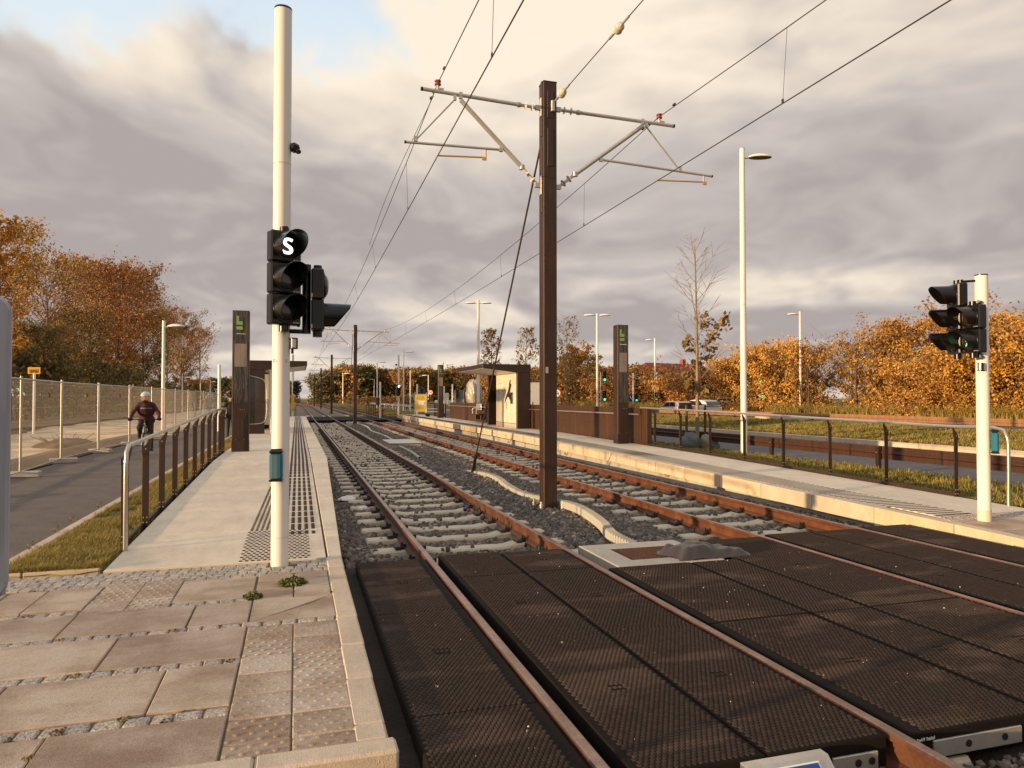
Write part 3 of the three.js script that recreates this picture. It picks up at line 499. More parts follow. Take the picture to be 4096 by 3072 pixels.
// ---------------------------------------------------------------- platform railings
function railing(label, side, zs, X, Yf, endZ, bent, baseH) {  // side -1: posts on the left platform
  const o = thing('platform_railing', label, 'railing'), H = 1.08, l = [];
  const first = zs[0], last = zs[zs.length - 1];
  const path = bent ? [[X, Yf(first) - .03, endZ], [X, Yf(first) + H - .14, endZ], [X, Yf(first) + H - .04, endZ - .03], [X, Yf(first) + H, endZ - .12]] : [[X, Yf(first) + H, endZ]];
  for (const z of zs) path.push([X, Yf(z) + H, z]);
  l.push(tube(path, .0235, path.length * 6, 12));
  mesh('handrail', l, M.steel, o);
  zs.forEach(z => {
    const y = Yf(z), s = side, p = prism([[0, -.12], [.072, -.12], [.072, .8], [.03, 1.0], [-.06, 1.05], [-.06, 1.02], [0, .95]].map(q => [q[0], q[1]]), .012);
    p.rotateY(PI / 2); p.translate(0, 0, .036);
    // flat bar post: broad face across the platform, cranked to the rail
    const bar = mg([cb(.075, .98, .014, .003, s * .055, .42, 0), prism([[s * .0175, .88], [s * .0925, .86], [s * .0925, .93], [0, 1.06], [s * -.012, 1.06], [s * -.012, 1.03]], .014)]);
    const q = mesh('post', bar, M.brown, o); q.position.set(X, y, z);
    mesh('rivet', [.045, .105, .93].flatMap(h => (h > .5 ? [.055] : [.035, .075]).map(dx => xf(new THREE.CylinderGeometry(.008, .008, .008, 8), s * dx, h - .0, .011, PI / 2))), M.galv, q);
  });
  for (let i = 0; i + 1 < zs.length; i++) { const a = zs[i], b = zs[i + 1], xx = X + side * .07; mesh('base_strip', slab4([[xx - .03, Yf(a) + baseH, a], [xx + .0, Yf(a) + baseH, a], [xx + .0, Yf(b) + baseH, b], [xx - .03, Yf(b) + baseH, b]], .2, .001), M.brown, o); }
  return o;
}
railing('left platform railing of round steel rail on brown flat posts', -1, [-8.44, -9.52, -10.6, -11.68, -12.76, -13.84, -14.92, -16.0, -17.08, -18.16, -18.9], -1.69, LY, -8.22, true, .035);
railing('right platform railing of round steel rail on brown flat posts', 1, [-8.5, -9.85, -11.2, -12.55, -13.9, -15.3, -16.7, -18.1, -18.9], 9.66, RY, -7.62, true, .06);

// brown steel windbreak wall behind the right platform
{
  const o = thing('platform_wall', 'long rust brown steel panel wall behind the right platform', 'wall'), cuts = [-18.55, -21.3, -24.1, -26.9, -29.6]; const cuts2 = [-34.4, -37, -39.6, -42.2, -44.8, -46.2];
  const run = c => { for (let i = 0; i + 1 < c.length; i++) { const a = c[i], b = c[i + 1]; const p = mesh('panel', [cb(.16, 1.22, a - b - .012, .006, 9.78, .755, (a + b) / 2)], M.brownWall, o); mesh('slot', [bx(.004, .016, .7, 9.6985, .82, (a + b) / 2 + .1)], M.matte, p); } };
  run(cuts); run(cuts2);
  mesh('handrail', [rod([9.62, 1.16, -18.9], [9.62, 1.16, -29.2], .021, 10), rod([9.62, 1.16, -34.6], [9.62, 1.16, -46.3], .021, 10)], M.steel, o);
  for (const z of [-20, -22.2, -24.4, -26.6, -28.8, -35.5, -37.7, -39.9, -42.1, -44.3]) mesh('rail_bracket', [rod([9.62, 1.15, z], [9.7, 1.1, z], .01, 6)], M.brown, o);
}

// information totems
function totem(label, x, z, y, w = .36, d = .3, h = 3.55) {
  const o = thing('information_totem', label, 'totem', [x, y, z]);
  mesh('casing', [cb(w, h, d, .008, 0, h / 2, 0)], M.brown, o);
  mesh('plinth', [cb(w + .012, .27, d + .012, .004, 0, .135, 0)], M.brown, o);
  mesh('display_panel', [cb(w - .03, h - 1.24, .012, .003, 0, h - (h - 1.24) / 2 - .02, d / 2 + .004)], mt([.085, .062, .047], .2, { map: T.streak, physical: true, clearcoat: .4, clearcoatRoughness: .15 }), o);
  mesh('screen', [bx(w - .11, .58, .006, 0, h - 1.13, d / 2 + .012)], mt([.27, .215, .175], .22, { map: T.drip, physical: true, clearcoat: .4 }), o);
  mesh('service_door', [cb(w - .03, .86, .01, .003, 0, .74, d / 2 + .004)], M.brown, o);
  const lg = mesh('logo', [bx(.055, .225, .006, -.075, h - .25, d / 2 + .012), bx(.09, .085, .006, -.0025, h - .32, d / 2 + .012), bx(.145, .08, .006, -.03, h - .445, d / 2 + .012)], M.green, o);
  const tx = text('Glostrup Ejby', .024); mesh('station_name', [xf(tx, -.105, h - .60, d / 2 + .0105)], M.whitePaint, o);
  mesh('lock', [-.05, 0, .05].map(k => cy(.008, .008, k + .05, 1.05, d / 2 + .012, 8, .008, PI / 2)).concat([-.1, .1].map(k => cy(.008, .006, k, .3, d / 2 + .012, 8, .008, PI / 2))), M.galv, o);
  return o;
}
totem('brown information totem with green logo on the left platform', -1.36, -19.2, .3, .40);
totem('brown information totem with green logo at the near end of the right wall', 9.33, -19.5, .29);
totem('distant dark information totem at the far end of the right platform', 9.2, -46.9, .33);

// tram shelters
function shelter(label, sgn, X0, z0, y, full) {      // roof reaches toward the track; origin at the near front corner of the back block
  const o = thing('tram_shelter', label, 'shelter', [X0, y, z0]); const s = sgn;
  const roofP = [[s * -1.5, 2.77], [s * -1.5, 2.60], [0, 2.42], [s * .64, 2.42], [s * .64, 2.77]];
  const g = prism(roofP, 5.0, .006); g.translate(0, 0, -5.0); mesh('roof', [g], M.darkBrown, o);
  const soff = prism([[s * -1.46, 2.594], [s * -1.46, 2.588], [s * -.06, 2.42], [s * -.06, 2.426]], 4.8); soff.translate(0, 0, -4.9); mesh('ceiling_panel', [soff], M.whitePaint, o);
  mesh('end_wall', [cb(.6, 2.42, .12, .006, s * .34, 1.21, -.06)], M.darkBrown, o);
  mesh('end_wall', [cb(.6, 2.42, .12, .006, s * .34, 1.21, -4.94)], M.darkBrown, o);
  mesh('back_wall', full ? [cb(.1, 2.42, 4.75, .006, s * .59, 1.21, -2.5)] : [cb(.1, 2.42, 1.4, .006, s * .59, 1.21, -4.15)], M.brownWall, o);
  if (!full) { mesh('back_pane', [bx(.012, 2.3, 3.2, s * .59, 1.25, -1.75)], M.glass, o); mesh('pane_mullion', [cb(.05, 2.4, .05, .004, s * .59, 1.2, -1.75)], M.galv, o); }
  if (full) mesh('cabinet_base', [cb(.5, .2, 3.2, .004, s * .27, .1, -1.72)], M.concreteGrey, o);
  const P = full ? [[-.14, -1.13], [-1.14, -2.16], [-2.17, -3.28]] : [[-3.5, -4.86]];
  for (const [a, b] of P) mesh('cabinet_door', [cb(.5, 2.16, a - b - .01, .006, s * .26, 1.30, (a + b) / 2)], mt([.80, .74, .62], .4, { map: T.concrete }), o);
  mesh('lintel', [cb(.05, .05, 3.2, .005, s * .0, 2.41, -1.72)], M.brass, o);
  return o;
}
{
  const o = shelter('right platform shelter with white cabinets and black graffiti splash', 1, 9.03, -29.15, .33, true);
  const blob = [[-.52, 2.12], [-.58, 2.0], [-.50, 1.9], [-.56, 1.72], [-.60, 1.55], [-.52, 1.35], [-.56, 1.18], [-.63, 1.28], [-.68, 1.36], [-.78, 1.36], [-.84, 1.26], [-.96, 1.06], [-.92, 1.28], [-.82, 1.48], [-.72, 1.66], [-.66, 1.85], [-.64, 2.02], [-.6, 2.1]];
  const g = prism(blob.map(p => [(p[0] + .5) * 2.3 - .77, p[1]]), .004); g.rotateY(-PI / 2); g.scale(1, 1, 1); const q = g.attributes.position; for (let i = 0; i < q.count; i++) q.setZ(i, q.getZ(i)); g.translate(-.001, .33 * 0, 0);
  // the prism lies in x/y: turn it so that its x runs along the cabinet front
  mesh('graffiti_splash', [g], M.matte, o).position.set(.002, 0, 0);
  mesh('ticket_reader', [cb(.02, .5, .36, .004, .0, 1.32, -.72), cb(.03, .36, .22, .004, -.005, 1.30, -.72)], M.black, o);
  const L = [], r = rng(3); for (let i = 0; i < 24; i++) L.push(bx(.003, .012, .05 + r() * .08, .007, 1.75 - i * .045, -2.75 - i * .012)); for (let i = 0; i < 22; i++) L.push(bx(.003, .01, .2 + r() * .2, .007, 1.72 - i * .05, -1.95));
  L.push(bx(.003, .03, .36, .007, 2.0, -2.55), bx(.003, .05, .08, .007, 2.05, -1.95), bx(.003, .03, .4, .007, 1.8, -1.95));
  stuff(mesh('timetable_print', L, mt([.30, .25, .20], .7), o));
  mesh('orange_sticker', [bx(.003, .34, .1, .006, .99, -1.55)], M.brass, o);
  mesh('logo', [bx(.003, .09, .03, .006, 2.1, -.27), bx(.003, .04, .05, .006, 1.98, -.27)], M.galv, o);
}
{
  const o = shelter('left platform shelter with dark brown roof behind the white signal pole', -1, -1.13, -28.4, .3, false);
  mesh('side_screen_frame', [tube([[-.45, .45, 2.6], [.0, .5, 2.6], [.1, .62, 2.6], [.1, 1.85, 2.6], [.02, 1.98, 2.6], [-.45, 2.12, 2.6]], .012, 40, 8)], M.galv, o);
  mesh('side_screen', [prism([[-.44, .46], [.0, .51], [.09, .62], [.09, 1.84], [.02, 1.96], [-.44, 2.1]], .01).translate(0, 0, 2.595)], M.tinted, o);
  mesh('screen_post', [cb(.12, 2.35, .12, .006, -.5, 1.17, 2.6)], M.brown, o);
  mesh('front_frame', [cb(.04, 2.4, .06, .004, .16, 1.2, -.1), cb(.04, 2.4, .06, .004, .16, 1.2, -1.5)], M.whitePaint, o);
  mesh('front_pane', [bx(.012, 2.2, 1.34, .16, 1.25, -.8)], M.glass, o);
  mesh('leaning_rail', [rod([.2, .55, .05], [.45, .55, .05], .02, 8), rod([.45, .55, .05], [.45, 0, .05], .02, 8), rod([.2, .55, .05], [.2, 0, .05], .02, 8)], M.galv, o);
}
{
  const b = thing('bench', 'small brown wall bench with steel armrest on the right platform', 'bench', [9.4, .33, -37.4]);
  mesh('seat', [cb(.5, .05, 2.3, .01, 0, .46, 0)], M.darkBrown, b); mesh('armrest', [tube([[-.2, .48, -.4], [-.2, .72, -.4], [-.15, .77, -.36], [-.15, .77, .4], [-.2, .72, .44], [-.2, .48, .44]], .02, 30, 8)], M.galv, b); mesh('backrest', [cb(.04, .34, 1.1, .006, .18, .84, -.5)], M.galv, b); mesh('bracket', [cb(.3, .3, .08, .01, .14, .3, .6), cb(.3, .3, .08, .01, .14, .3, -.6)], M.darkBrown, b);
  const w = thing('litter_bin', 'dark brown litter bin standing by the right shelter', 'litter bin', [9.45, .33, -36.0 + 1.0]); mesh('bin_body', [cb(.4, .86, .42, .012, 0, .5, 0)], M.darkBrown, w); mesh('bin_foot', [cb(.36, .1, .38, .005, 0, .05, 0)], M.galv, w); mesh('opening', [bx(.01, .14, .26, -.204, .78, 0)], M.matte, w);
}
// ---------------------------------------------------------------- signal heads
const visorGeo = (() => {                             // tunnel visor: long on top, open at the bottom, with thickness
  const P = [], n = 28, r0 = .122, r1 = .128, f = [];
  for (let i = 0; i <= n; i++) { const a = -PI * .28 + (PI * 1.56) * i / n, len = .10 + .16 * clamp(.5 + .62 * Math.sin(a)); f.push([a, len]); }
  const pt = (a, r, z, t = 1) => [Math.cos(a) * r * t, Math.sin(a) * r * t, z];
  const quad = (a, b, c, d) => P.push(...a, ...b, ...c, ...a, ...c, ...d);
  for (let i = 0; i < n; i++) { const [a, la] = f[i], [b, lb] = f[i + 1];
    quad(pt(a, r1, 0), pt(b, r1, 0), pt(b, r1, lb, .96), pt(a, r1, la, .96)); quad(pt(b, r0, 0), pt(a, r0, 0), pt(a, r0, la, .96), pt(b, r0, lb, .96)); quad(pt(a, r1, la, .96), pt(b, r1, lb, .96), pt(b, r0, lb, .96), pt(a, r0, la, .96)); }
  for (const [i, k] of [[0, 1], [n, -1]]) { const [a, la] = f[i]; quad(pt(a, r0, 0), pt(a, r1, 0), pt(a, r1, la, .96), pt(a, r0, la, .96)); }
  const g = new THREE.BufferGeometry(); g.setAttribute('position', new THREE.BufferAttribute(new Float32Array(P), 3)); g.computeVertexNormals(); return boxUV(g);
})();
const moduleGeo = boxUV(mg([cb(.3, .296, .12, .014, 0, 0, -.06), xf(new THREE.TorusGeometry(.126, .006, 6, 28), 0, 0, .003)]));
const lensGeo = (() => { const g = new THREE.SphereGeometry(.112, 24, 6, 0, PI * 2, 0, PI / 2); g.scale(1, .16, 1); g.rotateX(PI / 2); g.translate(0, 0, .002); return g; })();
const lensMat = mt([.016, .012, .011], .16, { physical: true, clearcoat: .7 });
const amberLens = mt([.035, .016, .009], .15, { physical: true, clearcoat: .7 });
function signalHead(parent, n, x, y, z, ry, opts = {}) { // y: bottom of the head
  const h = new THREE.Group(); h.name = 'signal_head'; parent.add(h); h.position.set(x, y, z); h.rotation.y = ry;
  for (let i = 0; i < n; i++) {
    const yy = .15 + .3 * i, k = n - 1 - i;
    const m = mesh('lamp_module', moduleGeo, M.black, h, true); m.position.set(0, yy, 0);
    if (opts.dome !== k) { const v = mesh('visor', visorGeo, M.black, h, true); v.position.set(0, yy, 0); } else { const v = mesh('lens_dome', [sph(.118, 0, yy, .0, 1, 1, .42, 20, 14)], lensMat, h); }
    const lit = opts.lit?.[k];
    const l = mesh('lens', lensGeo, lit?.mat ?? (opts.amber ? amberLens : lensMat), h, true); l.position.set(0, yy, 0);
    if (lit?.geo) { const e = mesh('lit_symbol', lit.geo, lit.symbol, h, true); e.position.set(0, yy, .022); }
    if (opts.brand) { const b = mesh('maker_plate', [bx(.012, .012, .003, .075, -.125, .0015), bx(.045, .007, .003, .11, -.125, .0015)], M.galv, h); b.position.set(0, yy, 0); }
  }
  mesh('end_fitting', [cy(.04, .05, -.0, .3 * n + .022, -.06, 14), cy(.045, .06, 0, -.03, -.06, 14)], M.black, h);
  return h;
}
const sGeo = (() => { const g = text('S', .155, .004); g.computeBoundingBox(); const b = g.boundingBox; g.translate(-(b.min.x + b.max.x) / 2, -(b.min.y + b.max.y) / 2, 0); g.scale(1.08, 1, 1); return fin(g); })();
const manGeo = mg([xf(new THREE.CylinderGeometry(.011, .011, .004, 12), 0, .055, 0, PI / 2), bx(.026, .05, .004, .002, .016, 0, 0, 0, -.15), bx(.012, .06, .004, -.016, -.036, 0, 0, 0, -.4), bx(.012, .06, .004, .018, -.036, 0, 0, 0, .45), bx(.009, .045, .004, .022, .012, 0, 0, 0, .6), bx(.009, .045, .004, -.02, .016, 0, 0, 0, -.5)]);
function pole(parent, r, h, name = 'pole', m = M.white) { return mesh(name, [cy(r, h, 0, h / 2, 0, 32)], m, parent); }
function buttonBox(parent, x, y, z, ry) {
  const b = new THREE.Group(); b.name = 'push_button_box'; parent.add(b); b.position.set(x, y, z); b.rotation.y = ry;
  mesh('box_body', [cb(.118, .25, .085, .018, 0, 0, 0)], M.blue, b); mesh('box_cap', [cb(.124, .035, .09, .014, 0, .137, 0), cb(.124, .022, .09, .008, 0, -.133, 0), bx(.1, .012, .02, 0, .158, -.02)], M.black, b);
  for (const k of [-.034, -.022, -.010, .002, .014]) mesh('tactile_rib', [bx(.0035, .225, .004, k, 0, .0435)], M.galv, b);
}
// white pole with the lit S
{
  const o = thing('signal_pole', 'tall white signal pole with lit white S on the left platform end', 'signal pole', [-.15, .0, -7.25]);
  pole(o, .083, 5.44); mesh('pole_cap', [cy(.084, .02, 0, 5.45, 0, 32)], M.black, o); mesh('pole_collar', [cy(.0845, .006, 0, 3.92, 0, 32), cy(.0845, .004, 0, .3, 0, 32)], M.galv, o);
  signalHead(o, 3, .05, 2.335, .17, rad(25), { brand: true, lit: [{ geo: sGeo, symbol: M.whiteLamp }, null, null] });
  mesh('serial_number', [xf(text('12533', .013, .001), -.075, 2.35, .182, 0, rad(20), 0)], M.galv, o);
  mesh('bracket', [rod([.0, 2.30, .07], [.05, 2.30, .12], .03, 10), rod([.05, 3.265, .12], [0, 3.265, .07], .028, 10), rod([.05, 2.29, .02], [.24, 2.29, .0], .022, 10), rod([.05, 2.93, .02], [.24, 2.93, .0], .02, 10)], M.black, o);
  mesh('bracket_column', [cy(.042, .68, .235, 2.61, 0, 18), cb(.03, .86, .06, .004, .16, 2.76, .06)], M.black, o);
  signalHead(o, 2, .40, 2.30, .0, rad(88), { dome: 0 });
  mesh('camera', [cb(.09, .085, .09, .02, .11, 4.09, .02, .2, .4, -.3), cb(.05, .04, .06, .01, .145, 4.055, .03, .2, .4, -.5)], M.black, o);
  const s = mesh('detector', [cy(.036, .085, .115, 2.17, .03, 18)], M.steel, o); mesh('detector_cap', [cy(.039, .012, .115, 2.218, .03, 18), cy(.039, .012, .115, 2.122, .03, 18), cb(.012, .1, .05, .003, .15, 2.17, .03), cy(.012, .05, .105, 2.095, .03, 8)], M.black, s);
  buttonBox(o, -.035, .99, .118, rad(-8));
  mesh('pole_number', [xf(text('22', .028, .0015), .018, 1.985, .0795, 0, .35, 0), xf(text('22', .028, .0015), -.076, 1.985, .045, 0, -1.0, 0)], M.brass, o);
}
{
  const o = thing('signal_pole', 'shorter white signal pole with green pedestrian lamp on the right platform end', 'signal pole', [8.29, .07, -6.86]);
  pole(o, .074, 3.12); mesh('pole_cap', [cy(.075, .015, 0, 3.125, 0, 32)], M.black, o); mesh('base_sleeve', [cy(.079, .17, 0, .085, 0, 32)], mt([.7, .6, .48], .5), o);
  signalHead(o, 3, -.25, 2.13, -.20, rad(-112), {});
  signalHead(o, 2, -.27, 2.13, .05, rad(-94), { brand: true, amber: true, lit: [null, { mat: amberLens, geo: manGeo, symbol: M.greenLamp }] });
  mesh('bracket', [rod([0, 3.06, 0], [-.2, 3.05, -.1], .016, 10), cy(.03, .05, -.21, 3.05, -.11, 12), rod([0, 2.78, .02], [-.15, 2.78, .08], .018, 10), rod([0, 2.09, .02], [-.15, 2.09, .08], .022, 10), cb(.05, .14, .05, .01, -.075, 2.7, .02), cb(.05, .16, .05, .01, -.075, 2.16, .02)], M.black, o);
  const s = mesh('detector', [cy(.036, .08, -.085, 1.96, .05, 18)], M.steel, o); mesh('detector_cap', [cy(.039, .01, -.085, 2.004, .05, 18), cy(.039, .01, -.085, 1.916, .05, 18), cb(.02, .08, .02, .003, -.1, 1.96, .085)], M.black, s);
  buttonBox(o, .075, 1.02, .095, rad(40));
  mesh('pole_number', [xf(text('22', .026, .0015), .0, 1.8, .0735, 0, .1, 0), xf(text('0', .026, .0015), -.068, 1.8, .028, 0, -1.0, 0)], M.whitePaint, o);
}

// ---------------------------------------------------------------- catenary masts
const MASTX = 3.895, MASTZ = [-10.84, -50.7, -86, -124.5, -162.5, -215];
function insulator(a, b, k, parent, m = M.porcelain) { // sheds along the rod a-b
  const A = V(...a), B = V(...b), l = [rod(a, b, .026, 10)], q = new THREE.Quaternion().setFromUnitVectors(V(0, 1, 0), B.clone().sub(A).normalize());
  for (let i = 0; i < k; i++) { const g = new THREE.CylinderGeometry(.03, .062, .022, 16); g.applyQuaternion(q); const p = A.clone().lerp(B, (i + 1) / (k + 1)); g.translate(p.x, p.y, p.z); l.push(g); }
  mesh('insulator', l, m, parent);
}
function mast(label, z, near) {
  const o = thing('catenary_mast', label, 'mast', [MASTX + curveX(z), -.16, z], 0, 'catenary masts in a row');
  const G = p => [p[0] - MASTX, p[1] + .16, p[2] ?? 0];
  mesh('mast_post', [cb(.225, 6.9, .225, .006, 0, 3.47, 0)], M.brown, o);
  mesh('base_plate', [cb(.46, .035, .46, .004, 0, .02, 0)], M.darkBrown, o);
  for (const sx of [-1, 1]) for (const sz of [-1, 1]) mesh('anchor_bolt', [cy(.018, .2, sx * .18, .06, sz * .18, 8), cy(.034, .032, sx * .18, .055, sz * .18, 6), cy(.034, .03, sx * .18, .1, sz * .18, 6)], M.galv, o);
  mesh('mast_cap', [cb(.235, .02, .235, .003, 0, 6.925, 0)], M.darkBrown, o);
  for (const [x, y, zz, w, h, d] of [[0, 6.55, .117, .1, .44, .012], [0, 5.85, .117, .1, .62, .012], [-.117, 6.5, .02, .012, .9, .07], [-.117, 5.35, .02, .012, 1.1, .07], [.117, 6.45, .02, .012, .7, .07], [.117, 5.3, .02, .012, .9, .07]]) mesh('mounting_plate', [cb(w, h, d, .004, x, y, zz)], M.brown, o);
  if (near) mesh('number_plate', [bx(.045, .1, .004, -.06, 2.25, .115)], M.galv, o);
  for (const s of [-1, 1]) {
    const L = s < 0, q = (l, r) => G(L ? l : r);
    const ta = q([3.72, 6.36], [4.07, 6.37]), ti = q([3.40, 6.372], [4.43, 6.366]), te = q([1.838, 6.431], [6.185, 6.339]), da = q([3.716, 5.09], [4.07, 5.09]), di = q([3.45, 5.36], [4.37, 5.33]), dc = q([2.44, 6.33], [5.606, 6.27]);
    insulator(ta, ti, 2, o); insulator(da, di, 2, o);
    mesh('top_tube', [rod(ti, te, .03, 14)], M.galv, o); mesh('diagonal_tube', [rod(di, dc, .036, 14)], M.galv, o);
    mesh('end_cap', [rod(te, [te[0] + s * .03, te[1], 0], .032, 12)], M.black, o);
    const st = q([2.346, 6.33], [5.674, 6.27]), sb = q([1.728, 5.62], [6.313, 5.58]), so = q([1.582, 5.575], [6.938, 5.535]), si2 = q([3.07, 5.61], [4.868, 5.62]);
    mesh('strut', [rod(st, sb, .013, 8)], M.galv, o); mesh('steady_tube', [rod(si2, so, .021, 12)], M.galv, o); mesh('end_cap', [rod(so, [so[0] + s * .025, so[1], 0], .023, 10)], M.black, o);
    const rh = q([2.845, 5.46], [6.783, 5.418]), re = q([2.075, 5.415], [5.876, 5.369]);
    mesh('registration_arm', [rod(rh, re, .014, 8), rod(rh, [rh[0], rh[1] + .12, 0], .016, 8), bx(.07, .05, .03, rh[0] + (L ? -.02 : .02), rh[1] - .02, 0)], M.brass, o);
    const mi = q([2.075, 6.53], [5.925, 6.45]);
    mesh('messenger_insulator', [cy(.05, .02, mi[0], mi[1], 0, 14), cy(.036, .03, mi[0], mi[1] + .025, 0, 14), cy(.05, .018, mi[0], mi[1] + .05, 0, 14)], M.redIns, o);
    for (const g of [cy(.022, .1, mi[0], mi[1] - .05, 0, 8), bx(.1, .03, .05, mi[0] + .04, mi[1] - .07, 0), bx(.05, .1, .05, dc[0], dc[1] + .07, 0), bx(.045, .09, .045, st[0], st[1] + .03, 0), cy(.045, .07, di[0], di[1], 0, 10), bx(.06, .08, .05, sb[0], sb[1] + .02, 0), bx(.06, .06, .05, si2[0] - s * .03, si2[1], 0), bx(.09, .07, .06, ta[0], ta[1], 0), bx(.09, .07, .06, da[0], da[1], 0), cy(.04, .06, ti[0], ti[1], 0, 10, .04, 0, 0, PI / 2)]) mesh('clamp', [g], M.galv, o);
    mesh('flange', [cb(.015, .3, .09, .004, s * .128, 6.53, 0), cb(.015, .3, .09, .004, s * .128, 5.25, 0)], M.galv, o);
  }
  return o;
}
const ord = ['nearest', 'second', 'third', 'fourth', 'fifth', 'sixth'];
MASTZ.forEach((z, i) => mast(i ? `${ord[i]} brown catenary mast along the tracks counting from the camera` : 'nearest tall brown catenary mast between the two tracks with bracket arms', z, !i));
{ // stay rod and feeder anchored on the near mast
  const s = thing('mast_stay', 'thin black stay rod sloping from the nearest mast into the ballast', 'stay'); mesh('stay_rod', [rod([3.85, 5.95, -10.97], [3.97, .1, -16.15], .017, 8)], M.wire, s); mesh('turnbuckle', [rod([3.965, .35, -15.93], [3.972, -.08, -16.3], .035, 10), rod([3.9, -.2, -16.3], [3.97, .2, -16.06], .01, 6), rod([4.04, -.2, -16.3], [3.97, .2, -16.06], .01, 6)], M.darkBrown, s); mesh('anchor_block', [cb(.3, .2, .3, .02, 3.97, -.26, -16.35)], M.concreteGrey, s);
  const f = thing('feeder_wire', 'anchored wire with two glass insulators running from the near mast toward the viewer', 'wire'); const a = [3.95, 6.42, -10.7], b = [4.25, 6.75, 28], P = t => [0, 1, 2].map(k => lerp(a[k], b[k], t));
  mesh('wire', [rod(a, b, .007, 6)], M.wire, f);
  for (const t of [.006, .058]) { const p = P(t), q = P(t + .006); mesh('insulator', [rod(p, q, .02, 8), sph(.07, ...P(t + .0025), 1, 1, .55), sph(.06, ...P(t + .0045), 1, 1, .6)], M.porcelain, f); mesh('clamp', [rod(P(t - .004), p, .018, 6), rod(q, P(t + .011), .016, 6)], M.galv, f); }
  mesh('anchor_bracket', [cb(.06, .18, .05, .01, 3.93, 6.36, -10.7)], M.galv, f);
  const far = thing('mast_stay', 'thin black stay rod beside the second mast', 'stay'); mesh('stay_rod', [rod([3.7, 6.1, -50.6], [3.3, -.1, -47.6], .02, 6)], M.wire, far); mesh('anchor_block', [cb(.35, .4, .35, .02, 3.28, -.1, -47.5)], M.concreteGrey, far);
}
// overhead wires
{
  const zs = [29, ...MASTZ, -260, -310];
  for (const [t, xc, xm, name] of [[0, 2.075, 2.075, 'left'], [1, 5.88, 5.925, 'right']]) {
    const ym = t ? 6.47 : 6.55, yc = t ? 5.36 : 5.41, cw = [], ms = [], dr = [];
    for (let i = 0; i + 1 < zs.length; i++) {
      const a = zs[i], b = zs[i + 1], sag = a > 0 ? .42 : .62, st = i % 2 ? .12 : -.12;
      for (let k = 0; k < 14; k++) { const u = k / 14, z = lerp(a, b, u), x = curveX(z); ms.push([xm + x, ym - 4 * sag * u * (1 - u), z]); cw.push([xc + x + st * Math.sin(u * PI), yc, z]); }
      for (let k = 1; k < 7; k++) { const u = (k - .5) / 6, z = lerp(a, b, u), x = curveX(z); dr.push([[xm + x, ym - 4 * sag * u * (1 - u), z], [xc + x + st * Math.sin(u * PI), yc, z]]); }
    }
    const o = thing('contact_wire', `contact wire and carrier above the ${name} track`, 'overhead wire');
    mesh('contact_wire', polyline(cw, .0085), M.wire, o); mesh('messenger_wire', polyline(ms, .0075), M.wire, o);
    for (const [p, q] of dr) { const d = mesh('dropper', [rod(p, q, .0035, 4)], M.wire, o); mesh('dropper_clip', [bx(.014, .05, .03, q[0], q[1] + .03, q[2])], M.wire, d); }
    for (const d of [-.35, -.6, .5]) mesh('wire_clamp', [cy(.02, .06, xm, ym + .01, -10.84 + d, 6, .02, PI / 2)], M.wire, o);
    if (!t) mesh('stitch_wire', [tube([[2.075, 6.5, -11.2], [1.72, 5.75, -13.4], [1.9, 5.9, -20]], .005, 30, 5)], M.wire, o);
  }
}

// ---------------------------------------------------------------- lamp posts
function lampHeadGeo(len) { const g = new THREE.SphereGeometry(1, 20, 10, 0, PI * 2, 0, PI / 2); g.scale(len / 2, len * .15, len * .24); return g; }
function lampPost(label, x, z, y, h, arms, r = .08, len = .78, group = 'street lamps') {
  const o = thing('street_lamp', label, 'street lamp', [x, y, z], 0, group);
  mesh('pole', [cy(r, h, 0, h / 2, 0, 20, r * .8)], M.whitePaint, o); mesh('pole_cap', [cy(r * .82, .015, 0, h, 0, 20)], M.galv, o);
  for (const a of arms) { // arm direction angle about y; 0 = image right
    const ry = -YAW + a, hd = new THREE.Group(); hd.name = 'lamp_head'; o.add(hd); hd.position.set(0, h - .28, 0); hd.rotation.y = ry;
    mesh('arm', [rod([r * .6, -.02, 0], [r + .14, .01, 0], .028, 8)], M.galv, hd);
    mesh('shade', [lampHeadGeo(len).translate(r + .08 + len / 2, .01, 0)], M.whitePaint, hd);
    mesh('diffuser', [cy(1, .02, 0, 0, 0, 20).scale(len / 2 * .97, 1, len * .23).translate(r + .08 + len / 2, .0, 0)], mt([.12, .08, .05], .4), hd);
  }
  return o;
}
lampPost('tall thick cream lamp post on the right verge behind the railing', 15.21 - 2.0, -21.82 + 2.9, -.15, 9.55, [0], .1, .74);
lampPost('cream lamp post beside the cyclist on the left path', -6.06, -36.93, -.02, 5.33, [0], .085, .8);
lampPost('first small distant lamp post behind the left fence', -11.67, -82.5, -.02, 4.1, [0], .07, .9);
lampPost('second small distant lamp post behind the left fence', -13.2, -110, -.02, 4.6, [0], .07, .9);
lampPost('faint third lamp post at the end of the left fence', -14.6, -135, -.02, 4.8, [0], .07, .9);
lampPost('double armed lamp post rising behind the right shelter', 15.1, -60, -.1, 10.3, [0, PI], .14, .95);
lampPost('double armed lamp post left of the right totem', 39.5, -90, 0, 13.3, [0, PI], .17, 1.6);
lampPost('single armed lamp post behind the silver car', 47.0, -87.5, .2, 9.7, [PI], .14, 1.1);
lampPost('lamp post standing in the right hedge', 45.3, -56, .3, 9.5, [PI], .12, 1.0);
lampPost('far lamp post right of the third mast', 14.5, -240, -.2, 10.2, [0], .2, 2.0);
lampPost('tall far lamp post right of the second mast', 12.6, -118, -.1, 7.9, [0], .1, 1.3);
lampPost('tall lamp post behind the far white signal', 13.2, -92, -.1, 8.0, [0], .09, 1.2);
